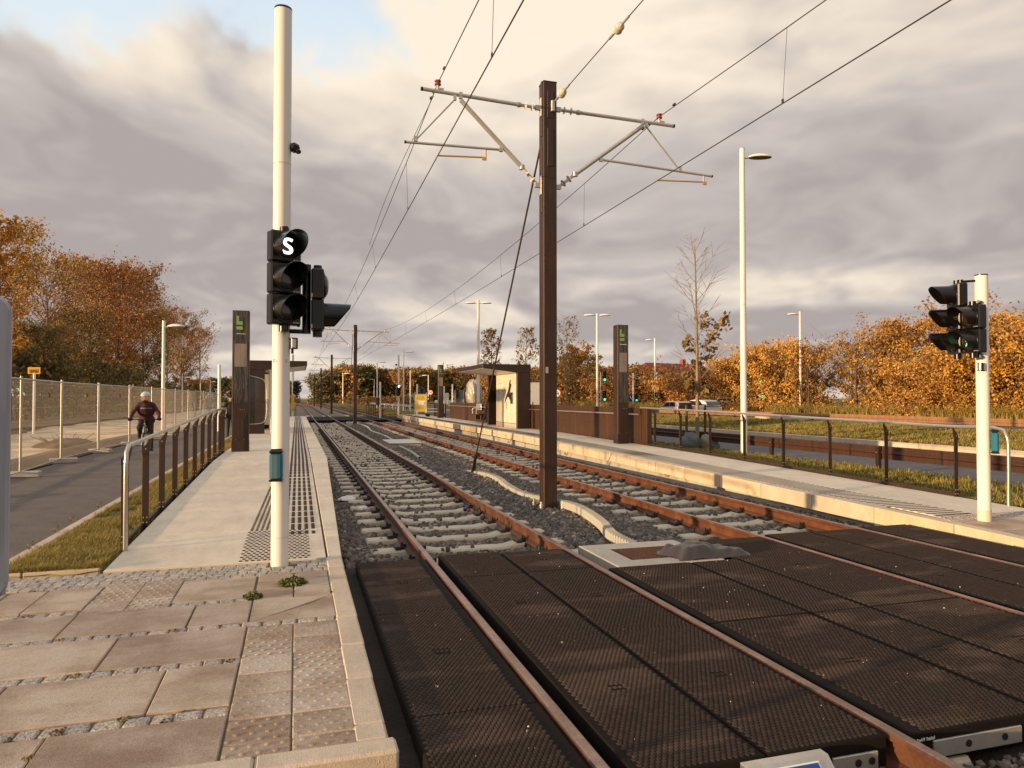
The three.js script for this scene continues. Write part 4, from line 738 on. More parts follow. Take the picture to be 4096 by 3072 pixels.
lampPost('far lamp post behind the yellow notice', 41, -280, -.1, 9.8, [PI], .2, 2.2);
lampPost('far lamp post left of the distant totem', 47, -263, -.1, 10.5, [PI], .2, 2.2);
lampPost('small far lamp post before the distant wood', 27.5, -268, -.1, 9.0, [PI], .2, 1.9);
lampPost('short far lamp post near the second mast', 24, -290, -.1, 8.0, [PI], .18, 1.8);
// ---------------------------------------------------------------- temporary mesh fence on the left
{
  const W = 3.4, Hp = 2.0, frameL = [], wires = [];
  frameL.push(cy(.021, Hp + .08, -W / 2, Hp / 2 + .06, 0, 10), cy(.021, Hp + .08, W / 2, Hp / 2 + .06, 0, 10), rod([-W / 2, Hp + .04, 0], [W / 2, Hp + .04, 0], .019, 8), rod([-W / 2, .12, 0], [W / 2, .12, 0], .015, 8));
  for (let x = -W / 2 + .055; x < W / 2 - .02; x += .066) wires.push(rod([x, .12, 0], [x, Hp + .04, 0], .0024, 3));
  for (let y = .35; y < Hp; y += .27) wires.push(rod([-W / 2, y, .004], [W / 2, y, .004], .0024, 3));
  const fg = boxUV(mg(frameL)), wg = boxUV(mg(wires)), bg = boxUV(mg([cb(.62, .13, .22, .02, -.06, .065, 0)])), sg = boxUV(cb(.14, .1, .012, .003, .5, 1.72, .012)), cg = boxUV(mg([cb(.06, .05, .05, .006, W / 2 + .03, 1.05, 0)]));
  const zs = [-10.1, -13.6, -17.0, -20.45, -23.95, -27.5, -31, -34.5, -38, -41.5, -45, -48.5, -52, -56, -60];
  const off = [-.65, -.42, -.22, 0, 0, -.12, -.2, -.1, 0, -.1, 0, -.05, 0, 0, 0];
  const wm = mt([.62, .54, .43], .45);
  const nth = ['nearest', 'second', 'third', 'fourth', 'fifth', 'sixth', 'seventh', 'eighth', 'ninth', 'tenth', 'eleventh', 'twelfth', 'thirteenth', 'fourteenth'];
  for (let i = 0; i + 1 < zs.length; i++) {
    const x0 = -5.68 - off[i], x1 = -5.68 - off[i + 1], z0 = zs[i], z1 = zs[i + 1], a = Math.atan2(-(z1 - z0), x1 - x0), o = thing('mesh_fence_panel', `${nth[i]} galvanised mesh fence panel along the cycle path`, 'fence panel', [(x0 + x1) / 2, 0, (z0 + z1) / 2], a, 'temporary fence panels');
    mesh('frame', fg, M.galv, o, true); mesh('wire_mesh', wg, wm, o, true); if (i < 6) mesh('sign_tag', sg, mt([.10, .03, .02], .5), o, true); mesh('coupler', cg, M.galv, o, true);
    const f = thing('fence_foot', `pale concrete foot under the far end of the ${nth[i]} fence panel`, 'fence foot', [x1, 0, z1], a + PI / 2 + .2 * (i % 3 - 1), 'concrete fence feet');
    mesh('block', bg, M.concreteGrey, f, true); mesh('slot', [bx(.06, .05, .003, .1, .075, .112), bx(.06, .05, .003, -.2, .075, .112)], M.matte, f);
  }
  const s = thing('bus_sign', 'small yellow bus stop sign on a white post behind the fence', 'sign', [-11.02, 0, -35.85], -.1);
  mesh('post', [cy(.055, 2.72, 0, 1.36, 0, 14)], M.whitePaint, s); const pl = mesh('plate', [cb(.5, .3, .03, .012, 0, 2.85, .03)], M.yellow, s);
  mesh('bus_pictogram', [bx(.36, .1, .004, 0, 2.87, .047), bx(.36, .04, .004, 0, 2.79, .047), cy(.025, .004, -.1, 2.77, .048, 10, .025, PI / 2), cy(.025, .004, .1, 2.77, .048, 10, .025, PI / 2)], M.matte, pl); mesh('bus_windows', [-.14, -.07, 0, .07, .14].map(x => bx(.045, .05, .004, x, 2.885, .05)), M.yellow, pl);
  const h = thing('dirt_heap', 'low heap of dark earth and roots behind the fence', 'dirt heap', [-7.4, -.05, -27]); h.scale.set(.6, .7, .6); const g = new THREE.SphereGeometry(1, 30, 14, 0, PI * 2, 0, PI / 2), p = g.attributes.position; for (let i = 0; i < p.count; i++) { const k = .7 + .6 * fbm(p.getX(i) * 2 + 5, p.getZ(i) * 2 + 3, 5); p.setXYZ(i, p.getX(i) * 1.3 * k, p.getY(i) * .5 * k, p.getZ(i) * 2.6 * k); } g.computeVertexNormals(); mesh('earth', g, M.dirt, h); const r = rng(8), L = []; for (let i = 0; i < 26; i++) { const a = r() * 6, q = .6 + r() * .6; L.push(rod([Math.cos(a) * .5, .2, Math.sin(a) * 1], [Math.cos(a) * q * 1.5, .3 + r() * .5, Math.sin(a) * q * 2], .012, 4)); } stuff(mesh('roots', L, M.bark, h));
  const kb = thing('timber_beam', 'long pale timber beam lying on the sandy ground behind the fence', 'beam', [-12.4, 0, -33], 1.45); mesh('beam', [cb(9, .14, .2, .01, 0, .12, 0)], M.dirt, kb);
}

// ---------------------------------------------------------------- people
function sdfBody(bones, lo, hi, cell, blend) {       // bones: [a, b, ra, rb]; one smooth surface
  const size = Math.max(hi[0] - lo[0], hi[1] - lo[1], hi[2] - lo[2]), res = Math.ceil(size / cell) + 4, mc = new MarchingCubes(res, M.matte, false, false, 60000);
  const c = [0, 1, 2].map(k => (lo[k] + hi[k]) / 2), half = size / 2 * (res / (res - 4));
  const B = bones.map(([a, b, ra, rb]) => { const d = [b[0] - a[0], b[1] - a[1], b[2] - a[2]]; return [a, d, d[0] ** 2 + d[1] ** 2 + d[2] ** 2 + 1e-9, ra, rb]; });
  for (let k = 0; k < res; k++) for (let j = 0; j < res; j++) for (let i = 0; i < res; i++) {
    const x = c[0] + (i / res * 2 - 1) * half, y = c[1] + (j / res * 2 - 1) * half, z = c[2] + (k / res * 2 - 1) * half; let s = 0;
    for (const [a, d, l, ra, rb] of B) { const px = x - a[0], py = y - a[1], pz = z - a[2], t = clamp((px * d[0] + py * d[1] + pz * d[2]) / l); const q = Math.sqrt((px - d[0] * t) ** 2 + (py - d[1] * t) ** 2 + (pz - d[2] * t) ** 2) - (ra + (rb - ra) * t); s += Math.exp(-q / blend); }
    mc.field[i + j * res + k * res * res] = blend * Math.log(s + 1e-30);
  }
  mc.isolation = 0; mc.update(); const n = mc.count ?? mc.geometry.drawRange.count;
  const P = new Float32Array(n * 3), Nn = new Float32Array(n * 3);
  for (let i = 0; i < n; i++) { for (let k = 0; k < 3; k++) { P[3 * i + k] = c[k] + mc.positionArray[3 * i + k] * half; Nn[3 * i + k] = mc.normalArray[3 * i + k]; } }
  const g = new THREE.BufferGeometry(); g.setAttribute('position', new THREE.BufferAttribute(P, 3)); g.computeVertexNormals(); return g;
}
function paint(g, fn) { const p = g.attributes.position, c = new Float32Array(p.count * 3); for (let i = 0; i < p.count; i += 3) { const m = [0, 1, 2].map(k => (p.array[3 * i + k] + p.array[3 * i + 3 + k] + p.array[3 * i + 6 + k]) / 3), q = fn(...m); for (let k = 0; k < 3; k++) c.set(q, 3 * (i + k)); } g.setAttribute('color', new THREE.BufferAttribute(c, 3)); return g; }
const bodyMat = mt([1, 1, 1], .85, { vertexColors: true });
function hand(w, e, n = 1) { // mitt of four bent fingers and a thumb: wrist, forward dir e (unit), returns bones
  const [x, y, z] = w, out = []; out.push([[x, y, z], [x + e[0] * .07, y + e[1] * .07, z + e[2] * .07], .03, .034]);
  for (let i = 0; i < 4; i++) { const dx = (i - 1.5) * .021; const a = [x + e[0] * .075 + dx, y + e[1] * .075, z + e[2] * .075], b = [a[0] + dx * .2, a[1] + .012 - .012 * i * .3, a[2] + .04], c = [b[0], b[1] - .04, b[2] + .004]; out.push([a, b, .0105, .0095], [b, c, .0095, .0085]); }
  out.push([[x - n * .025, y + e[1] * .03, z + .01], [x - n * .055, y + e[1] * .06 - .01, z + .035], .012, .0095]); return out;
}
{ // cyclist: rides toward the viewer (+z), face turned to image left
  const bike = thing('bicycle', 'dark bicycle ridden toward the viewer on the cycle path', 'bicycle', [-4.08, 0, -22.2], .1);
  const wheel = (z, steer = 0) => { const w = new THREE.Group(); w.name = 'wheel'; bike.add(w); w.position.set(0, .345, z); w.rotation.y = steer; const t = xf(new THREE.TorusGeometry(.325, .021, 8, 40), 0, 0, 0, 0, PI / 2, 0); mesh('tyre', [t], M.tyre, w); mesh('rim', [xf(new THREE.TorusGeometry(.298, .009, 6, 40), 0, 0, 0, 0, PI / 2, 0)], M.galv, w); const sp = []; for (let i = 0; i < 20; i++) { const a = i / 20 * 2 * PI; sp.push(rod([(i % 2 - .5) * .05, 0, 0], [0, Math.cos(a) * .295, Math.sin(a) * .295], .0016, 3)); } sp.push(cy(.02, .1, 0, 0, 0, 10, .02, 0, 0, PI / 2)); mesh('spokes', sp, M.galv, w); mesh('mudguard', [xf(new THREE.TorusGeometry(.352, .018, 4, 20, PI * .8), 0, 0, 0, 0, PI / 2, 0)], M.black, w); };
  wheel(.53); wheel(-.53);
  mesh('frame', [rod([0, .86, .30], [0, .60, .38], .02, 10), rod([0, .82, .31], [0, .30, -.10], .019, 10), rod([0, .85, .29], [0, .80, -.22], .017, 10), rod([0, .92, -.26], [0, .30, -.10], .017, 10), rod([.04, .345, -.53], [0, .30, -.10], .011, 8), rod([-.04, .345, -.53], [0, .30, -.10], .011, 8), rod([.04, .345, -.53], [0, .78, -.22], .009, 8), rod([-.04, .345, -.53], [0, .78, -.22], .009, 8)], mt([.03, .028, .028], .35), bike);
  mesh('fork', [rod([.055, .62, .37], [.055, .345, .53], .016, 8), rod([-.055, .62, .37], [-.055, .345, .53], .016, 8), bx(.15, .05, .06, 0, .62, .375)], mt([.55, .53, .5], .3), bike);
  mesh('handlebar', [tube([[-.37, 1.035, .16], [-.24, 1.05, .24], [0, 1.04, .30], [.24, 1.05, .24], [.37, 1.035, .16]], .014, 24, 8), rod([0, .86, .30], [0, 1.04, .3], .018, 8), cb(.06, .06, .06, .01, 0, 1.07, .31)], M.black, bike);
  mesh('headlamp', [cy(.024, .05, .0, .93, .36, 12, .024, PI / 2)], M.galv, bike);
  mesh('saddle', [cb(.15, .06, .26, .025, 0, .97, -.30)], M.black, bike);
  mesh('crank', [rod([.08, .30, -.10], [.1, .17, -.02], .012, 6), rod([-.08, .30, -.10], [-.1, .43, -.18], .012, 6), cy(.09, .006, .055, .30, -.10, 20, .09, 0, 0, PI / 2)], M.galv, bike);
  mesh('pedal', [bx(.1, .025, .08, .15, .165, -.02), bx(.1, .025, .08, -.15, .435, -.18)], M.black, bike);

  const o = thing('person', 'cyclist in maroon jacket and pale blue helmet looking aside', 'person', [-4.08, 0, -22.2], .1);
  const hip = [0, 1.02, -.28], sh = [0, 1.46, -.04];
  const bones = [
    [[-.08, 1.02, -.27], [.08, 1.02, -.27], .14, .14], [[0, 1.05, -.26], [0, 1.25, -.16], .165, .17], [[0, 1.25, -.16], [0, 1.40, -.07], .17, .15], [[-.13, 1.45, -.06], [.13, 1.45, -.06], .085, .085], [[-.09, 1.28, -.11], [.09, 1.28, -.11], .135, .135],
    [[0, 1.47, -.04], [-.005, 1.58, .01], .085, .062],
    [[-.19, 1.44, -.05], [-.34, 1.22, .0], .06, .048], [[-.34, 1.22, .0], [-.37, 1.07, .13], .047, .035], [[.19, 1.44, -.05], [.33, 1.21, -.02], .06, .048], [[.33, 1.21, -.02], [.35, 1.07, .12], .047, .035],
    [[.09, 1.02, -.25], [.13, .62, .02], .098, .07], [[.13, .62, .02], [.14, .25, -.06], .068, .046], [[-.09, 1.02, -.25], [-.14, .82, .14], .098, .072], [[-.14, .82, .14], [-.15, .50, -.14], .07, .048],
    [[.14, .23, -.09], [.15, .2, .11], .044, .036], [[-.15, .50, -.16], [-.155, .46, .02], .044, .036],
    // head turned toward -x
    [[-.02, 1.645, .03], [-.015, 1.69, .02], .098, .094], [[-.045, 1.595, .075], [-.055, 1.577, .085], .062, .05], [[-.092, 1.64, .112], [-.11, 1.626, .13], .017, .015], [[.08, 1.645, -.005], [.085, 1.63, -.005], .018, .014],
    ...hand([-.37, 1.07, .13], [-.1, -.15, .9], -1), ...hand([.35, 1.07, .12], [.1, -.15, .9], 1)];
  const g = paint(sdfBody(bones, [-.5, .1, -.5], [.5, 1.9, .32], .014, .014), (x, y, z) => {
    if (y > 1.548 && !(y < 1.58 && z < -.02)) { if (y < 1.584 && z > .05) return [.20, .085, .045]; return [.66, .36, .24]; }
    if (y > .98 && Math.abs(x) > .27 && z > .1) return [.015, .013, .012];
    if (y < .3 && x > 0 || y < .56 && x < 0 && z < .05 && y < .53) return [.014, .013, .013];
    if (y > 1.06 - (z + .3) * .1) { if (Math.abs(y - 1.36) < .012 && z > -.05 && Math.abs(x) < .16) return [.3, .26, .24]; return Math.abs(x) < .2 && y > 1.24 ? [.045, .012, .014] : [.085, .013, .018]; }
    return [.016, .013, .012];
  });
  mesh('body', g, bodyMat, o);
  const hg = new THREE.SphereGeometry(.125, 24, 14, 0, PI * 2, 0, PI * .5); hg.scale(.95, .95, 1.12); hg.rotateX(.06); hg.rotateY(-.6); mesh('helmet', [hg.translate(-.012, 1.712, .0)], mt([.50, .62, .62], .35), o);
  mesh('helmet_vents', [-.5, 0, .5].map(a => xf(new THREE.BoxGeometry(.014, .008, .06), -.012 + Math.sin(a - .6) * .07, 1.785, .0 + Math.cos(a - .6) * .075, .9, a - .6, 0)).concat([bx(.035, .014, .006, -.03, 1.765, .1, -.6)]), M.black, o);
  mesh('helmet_visor', [bx(.15, .008, .05, -.075, 1.708, .12, .2, -.6)], mt([.42, .54, .55], .35), o);
  mesh('chin_strap', [rod([.08, 1.69, .05], [.0, 1.55, .09], .005, 4)], M.black, o);
  mesh('eyes', [sph(.011, -.105, 1.662, .085), sph(.011, -.045, 1.662, .119)], M.matte, o); mesh('mouth', [bx(.03, .006, .006, -.085, 1.595, .105, 0, -.6)], mt([.25, .07, .05], .7), o);
}
{ // someone in black, almost hidden by the left totem
  const o = thing('person', 'figure in black jacket mostly hidden behind the left totem', 'person', [-2.62, 0, -31.5], .3);
  const b = [[[-.09, .92, 0], [.09, .92, 0], .12, .12], [[0, .98, 0], [0, 1.25, .01], .14, .155], [[-.15, 1.4, 0], [.15, 1.4, 0], .08, .08], [[0, 1.25, 0], [0, 1.4, 0], .16, .13], [[0, 1.45, 0], [0, 1.55, .01], .055, .055], [[-.19, 1.4, 0], [-.30, 1.14, .02], .06, .05], [[-.30, 1.14, .02], [-.27, .9, .1], .048, .036], [[.19, 1.4, 0], [.29, 1.14, .02], .06, .05], [[.29, 1.14, .02], [.25, .9, .1], .048, .036], [[.09, .9, 0], [.1, .5, .03], .09, .065], [[.1, .5, .03], [.1, .09, -.02], .062, .044], [[-.09, .9, 0], [-.1, .5, .03], .09, .065], [[-.1, .5, .03], [-.11, .09, -.02], .062, .044], [[.1, .05, -.03], [.11, .04, .14], .04, .035], [[-.11, .05, -.03], [-.12, .04, .14], .04, .035], [[0, 1.64, .02], [0, 1.69, .02], .09, .09], [[0, 1.59, .06], [0, 1.57, .06], .055, .045], [[0, 1.63, .11], [0, 1.615, .12], .016, .014], ...hand([-.27, .9, .1], [0, -.95, .2], -1), ...hand([.25, .9, .1], [0, -.95, .2], 1)];
  mesh('body', paint(sdfBody(b, [-.45, 0, -.3], [.45, 1.8, .3], .018, .012), (x, y, z) => y > 1.52 ? (y > 1.66 || z < .02 ? [.03, .02, .015] : [.46, .25, .16]) : y > .86 && y < .93 && Math.abs(x) > .2 ? [.4, .22, .14] : y > .9 ? [.014, .012, .012] : [.02, .018, .018]), bodyMat, o);
}

// ---------------------------------------------------------------- guard rails on the road side
function guardRail(label, X, z0, z1, y, h, step, m, postIn, two) {
  const o = thing('guard_rail', label, 'guard rail'); let k = 0;
  for (let z = z0; z > z1; z -= step, k++) {
    const yy = typeof y === 'function' ? y(z) : y;
    const beam = prism([[-.03, 0], [.03, .0], [.03, h * .38], [.055, h * .45], [.055, h * .58], [.03, h * .65], [.03, h], [-.03, h]].map(q => [-q[0], q[1]]), step - .008, .006); beam.translate(X + Math.sin(k) * .006, yy + .30 + (two ? .03 : .0), z - step + .004);
    mesh('beam', [beam], m, o);
    const p = mesh('post', [cb(.11, .85, .09, .008, X + .1 * (postIn ?? -1), yy + .18, z - .3)], M.darkBrown, o);
    mesh('bolt', [cy(.012, .02, X + (postIn ?? -1) * .16, yy + .46, z - .3, 8, .012, 0, 0, PI / 2)], M.galv, p);
  }
  return o;
}
guardRail('rust brown guard rail along the near edge of the right road', 13.62, -1.5, -60, -.13, .3, 4.05, M.brownWall);
guardRail('second weathered guard rail on top of the grassy median', 30.1, 4, -140, .08, .32, 4.0, mt([.34, .17, .085], .8, { map: T.drip }), 1, true);
{ const o = thing('concrete_barrier', 'pale concrete barrier strip against the far guard rail', 'barrier'); mesh('barrier', [cb(.16, .2, 5.2, .015, 29.7, .32, -38.6)], M.kerb, o); }

// ---------------------------------------------------------------- vehicles
const wheelG = (() => ({ tyre: boxUV(mg([xf(new THREE.TorusGeometry(.245, .085, 10, 28), 0, 0, 0, 0, PI / 2, 0)])), rim: boxUV(mg([cy(.2, .12, 0, 0, 0, 20, .2, 0, 0, PI / 2)])) }))();
function car(label, pos, ry, paintMat, prof, glassProf, L, W, rearExtra) { // length along x of profile -> z
  const o = thing('parked_car', label, 'car', pos, ry, 'cars on the far road');
  const ex = (pts, w, bev) => { const g = prism(pts, w - 2 * bev, bev); g.translate(0, 0, -(w - 2 * bev) / 2); g.rotateY(-PI / 2); return g; };
  mesh('body', [ex(prof.low, W, .06)], paintMat, o); mesh('cabin', [ex(prof.top, W - .22, .08)], paintMat, o);
  for (const g of glassProf) mesh('side_window', [ex(g, W - .215, .004)], M.carGlass, o);
  for (const z of prof.wheels) for (const s of [-1, 1]) { const w = new THREE.Group(); w.name = 'wheel'; o.add(w); w.position.set(s * (W / 2 - .12), .32, z); mesh('tyre', wheelG.tyre, M.tyre, w, true); mesh('rim', wheelG.rim, M.galv, w, true); }
  rearExtra(o, W); return o;
}
{
  const silver = mt([.46, .43, .38], .3, { metalness: .5, physical: true, clearcoat: .8 }), white = mt([.74, .70, .62], .3, { physical: true, clearcoat: .8 });
  const p1 = { low: [[-1.75, .28], [-1.8, .5], [-1.72, .72], [-1.05, .92], [.4, .98], [1.72, 1.0], [1.78, .6], [1.74, .28]], top: [[-1.05, .9], [-.35, 1.42], [.1, 1.48], [1.2, 1.46], [1.55, 1.38], [1.74, .95]], wheels: [-1.15, 1.22] };
  // profile x runs rearward: +x = rear = local +z after the turn
  car('small silver hatchback seen from behind on the far road', [32.6, -.1, -57], rad(2), silver, p1, [[[-.85, .98], [-.3, 1.38], [.25, 1.41], [.25, .99]], [[.33, .99], [.33, 1.41], [1.1, 1.4], [1.2, 1.0]]], 3.5, 1.64, (o, W) => {
    mesh('tailgate_glass', [cb(W - .34, .62, .03, .015, 0, 1.06, 1.74, -.18)], M.carGlass, o); for (const s of [-1, 1]) mesh('tail_light', [cb(.13, .42, .06, .02, s * (W / 2 - .1), .86, 1.765)], mt([.4, .02, .015], .2), o);
    mesh('emblem', [cy(.06, .012, 0, .86, 1.80, 16, .06, PI / 2)], M.galv, o); mesh('bumper', [cb(W - .04, .24, .14, .03, 0, .42, 1.76)], silver, o); mesh('number_plate', [bx(.5, .11, .01, 0, .47, 1.835)], M.whitePaint, o); mesh('mirror', [cb(.14, .12, .1, .03, -W / 2 - .05, 1.0, -.65)], silver, o); mesh('door_handle', [bx(.02, .03, .16, -W / 2 - .005, .9, .15)], M.galv, o);
  });
  const p2 = { low: [[-2.2, .3], [-2.25, .6], [-2.1, .85], [-1.2, 1.02], [1.5, 1.08], [2.16, 1.05], [2.2, .6], [2.14, .3]], top: [[-1.15, 1.0], [-.3, 1.55], [.4, 1.63], [1.3, 1.56], [1.95, 1.36], [2.1, 1.06]], wheels: [-1.4, 1.4] };
  car('white crossover with full width red tail light on the far road', [36.0, -.1, -58.5], rad(6), white, p2, [[[-.9, 1.08], [-.25, 1.5], [1.2, 1.5], [1.6, 1.12]]], 4.4, 1.86, (o, W) => {
    mesh('tailgate_glass', [cb(W - .4, .42, .03, .015, 0, 1.30, 2.0, -.75)], M.carGlass, o); mesh('light_bar', [cb(W - .12, .07, .05, .015, 0, 1.03, 2.19)], mt([.45, .03, .02], .2), o); mesh('number_plate', [bx(.52, .12, .01, 0, .52, 2.225)], M.whitePaint, o); mesh('lower_bumper', [cb(W - .2, .22, .08, .03, 0, .4, 2.17)], M.black, o); mesh('spoiler', [cb(W - .4, .04, .2, .01, 0, 1.55, 1.62)], white, o);
  });
  const v = thing('van', 'white box van passing behind the right platform wall', 'van', [17.6, -.13, -55.4], 0); const ex = (pts, w) => { const g = prism(pts, w - .1, .05); g.translate(0, 0, -(w - .1) / 2); g.rotateY(-PI / 2); return g; };
  mesh('box_body', [ex([[-1.2, .55], [-1.2, 3.0], [3.2, 3.0], [3.2, .55]], 2.1)], white, v); mesh('cab', [ex([[-2.9, .45], [-2.95, 1.1], [-2.2, 1.35], [-1.7, 2.1], [-1.22, 2.15], [-1.22, .45]], 2.0)], white, v); mesh('window_band', [ex([[-1.0, 1.1], [-1.0, 1.85], [3.0, 1.85], [3.0, 1.1]], 2.12)], mt([.10, .10, .11], .15), v); mesh('side_window', [ex([[-2.1, 1.35], [-1.65, 2.0], [-1.35, 2.0], [-1.35, 1.35]], 2.03)], M.carGlass, v);
  for (const z of [-2.1, 2.0]) for (const s of [-1, 1]) { const w = new THREE.Group(); w.name = 'wheel'; v.add(w); w.position.set(s * .9, .36, z); w.scale.setScalar(1.1); mesh('tyre', wheelG.tyre, M.tyre, w, true); mesh('rim', wheelG.rim, M.galv, w, true); }
  // compact loader wrapped in pale plastic, red chassis
  const m = thing('wheel_loader', 'red and white compact loader with its cab wrapped in plastic', 'loader', [15.9, -.13, -66], .5); m.scale.set(.72, .95, .8);
  mesh('chassis', [cb(1.7, .7, 2.6, .08, 0, .95, 0)], M.red, m); mesh('cab', [cb(1.45, 1.7, 1.5, .12, .05, 2.1, .3)], M.carGlass, m);
  const wrap = new THREE.SphereGeometry(1, 30, 20), p = wrap.attributes.position; for (let i = 0; i < p.count; i++) { const x = p.getX(i), y = p.getY(i), z = p.getZ(i), k = .82 + .42 * fbm(x * 3 + 9, y * 2 + z * 3, 4); p.setXYZ(i, Math.sign(x) * Math.abs(x) ** .7 * .95 * k, y * 1.35 * k + .1 * (1 - Math.abs(x)), Math.sign(z) * Math.abs(z) ** .7 * .9 * k); } const wn = wrap.toNonIndexed(); wn.computeVertexNormals(); mesh('plastic_wrap', wn.translate(.05, 2.25, .45), mt([.42, .37, .31], .35), m);
  mesh('work_lamp', [sph(.13, .75, 2.75, .8, 1, 1, .6)], M.whitePaint, m); mesh('tail_lamp', [cb(.16, .1, .04, .01, .7, 1.15, 1.32), cb(.16, .1, .04, .01, -.7, 1.15, 1.32)], M.redIns, m); for (const z of [-.95, .95]) for (const s of [-1, 1]) { const w = new THREE.Group(); w.name = 'wheel'; m.add(w); w.position.set(s * .85, .5, z); w.scale.setScalar(1.55); mesh('tyre', wheelG.tyre, M.tyre, w, true); mesh('rim', wheelG.rim, M.galv, w, true); }
  const tr = thing('trailer', 'low pale trailer with upright tail board behind the wall', 'trailer', [16.3, -.13, -78], .2); mesh('bed', [cb(2.0, .5, 3.8, .03, 0, 1.3, 0)], white, tr); mesh('tail_board', [cb(.9, 1.1, .08, .02, -1.2, 1.8, 1.6), cb(.7, .8, .6, .04, 1.4, 1.9, 0)], white, tr); mesh('red_box', [cb(.9, .8, .9, .04, 1.5, 1.3, .6)], M.red, tr); for (const s of [-1, 1]) { const w = new THREE.Group(); w.name = 'wheel'; tr.add(w); w.position.set(s * .9, .36, 0); mesh('tyre', wheelG.tyre, M.tyre, w, true); mesh('rim', wheelG.rim, M.galv, w, true); }
  const gb = thing('signal_cabinet', 'grey metal cabinet standing above the wall beside the loader', 'cabinet', [15.2, -.1, -66.5]); mesh('cabinet_body', [cb(.72, 2.5, .7, .02, -.4, 1.25, 0), cb(.72, 2.5, .7, .02, .36, 1.25, 0)], mt([.20, .20, .22], .5), gb); mesh('cabinet_seam', [bx(.05, 2.4, .02, -.02, 1.25, .36)], M.whitePaint, gb);
}

// ---------------------------------------------------------------- signals, signs and rails in the background
function farSignal(label, x, z, y, h, heads, r = .075) { const o = thing('signal_pole', label, 'signal pole', [x, y, z]); pole(o, r, h, 'pole', M.whitePaint); for (const [n, dx, yy, dz, ry, lit] of heads) signalHead(o, n, dx, yy, dz, ry, { lit }); return o; }
const G1 = { mat: M.greenLamp }, W1 = { mat: M.whiteLamp };
{ const o = farSignal('white tram signal pole with lit white lamp at the far platform end', 7.86, -57.6, .15, 5.0, [[3, -.02, 1.72, .2, .15, [W1, null, null]], [3, -.42, 1.75, .1, -1.2, null]]); mesh('camera', [cb(.16, .14, .16, .03, -.2, 4.2, .05)], M.black, o); mesh('detector', [cy(.09, .3, -.1, 1.45, .1, 10)], M.galv, o); }
farSignal('plain white pole right of the far tram signal', 13.28, -86.8, -.1, 5.15, []);
farSignal('white signal pole behind the yellow notice', 9.37, -57.6, .15, 2.65, [[2, .35, 1.75, 0, 1.5, null]]);
farSignal('short white pole beside the fence at the far crossing', 6.6, -59.5, .0, 3.0, [[2, -.12, 1.1, -.1, 2.6, null]]);
farSignal('white pole just right of the far totem', 13.9, -69, -.1, 2.95, []);
farSignal('white pole with dark side facing signal above the wall', 14.1, -66, -.1, 3.1, [[3, .45, 1.75, 0, 1.4, null]]);
farSignal('white bollard pole by the sapling behind the shelter', 14.6, -53, -.1, 2.9, []);
farSignal('white pole right of the u turn sign', 22.5, -63, .1, 4.6, []);
{ const o = farSignal('signal pole with yellow box beyond the left platform', -.3, -57.0, .1, 4.9, [[3, .36, 1.9, 0, 1.25, null], [3, .16, 1.9, .1, .2, null]], .08); mesh('yellow_box', [cb(.24, 1.15, .2, .03, -.0, 1.25, .14)], M.yellow, o); }
farSignal('white post left of the left totem', -3.7, -38, 0, 3.3, []);
{ // green traffic lights on the junction
  const a = farSignal('traffic light with two green lamps on the double armed lamp post', 39.75, -89.4, 0, 5.2, [[3, .5, 3.95, .2, -.3, [null, null, G1]], [3, .5, 1.25, .2, -.3, [null, null, G1]]], .02); a.children.forEach(c => { if (c.name === 'signal_head') c.scale.setScalar(1.6); });
  for (const [lb, x, z, h, hs] of [['green traffic light left of the silver car', 44.2, -88.5, 4.9, [[3, .5, 3.0, .1, 1.0, null], [3, .4, 1.0, .2, -.3, [null, null, G1]]]], ['green traffic light pair behind the silver car bonnet', 46.7, -86.4, 5.0, [[3, -.25, 1.1, .2, -.4, [null, null, G1]], [3, .6, 1.0, .1, 1.1, null]]], ['green traffic light standing behind the white crossover', 54.7, -78, 3.3, [[2, -.35, 1.6, .1, -.7, null], [2, .35, 1.6, .2, -.5, [null, G1]]]], ['tall traffic light with a big green lamp right of the sapling', 45.5, -62.5, 4.1, [[3, -.05, 2.9, .2, -.5, [null, null, G1]], [3, -.1, 1.5, .2, -.5, [null, null, G1]], [3, .3, 1.1, .15, -.5, [null, G1, null]]]]]) { const o = farSignal(lb, x, z, .2, h, hs, .09); o.children.forEach(c => { if (c.name === 'signal_head') c.scale.setScalar(1.25); }); }
}
function roundSign(label, x, z, y, h, r, glyph, yaw) {
  const o = thing('road_sign', label, 'sign', [x, y, z], yaw); mesh('post', [cy(.035, h, 0, h / 2, 0, 10)], M.galv, o); mesh('disc', [cy(r, .02, 0, h, .04, 28, r, PI / 2)], M.red, o); mesh('face', [cy(r * .8, .008, 0, h, .053, 28, r * .8, PI / 2)], M.whitePaint, o); mesh('symbol', glyph(h, r), M.matte, o); return o;
}
roundSign('round white speed sign 70 with red rim before the wood', 46.9, -258, -.1, 3.9, .95, (h, r) => [xf(text('70', r * .8, .01), -r * .62, h - r * .4, .06)], -.4);
roundSign('round no u turn sign above the right wall', 15.0, -40.2, -.1, 2.05, .26, (h, r) => [tube([[-.08, h - .12, .062], [-.08, h + .04, .062], [-.02, h + .1, .062], [.06, h + .07, .062], [.08, h - .02, .062]], .02, 20, 6), prism([[.03, -.02], [.14, -.02], [.085, -.12]], .006).translate(0, h, .058), bx(.4, .03, .006, 0, h, .058, 0, 0, -.8)], -.4);
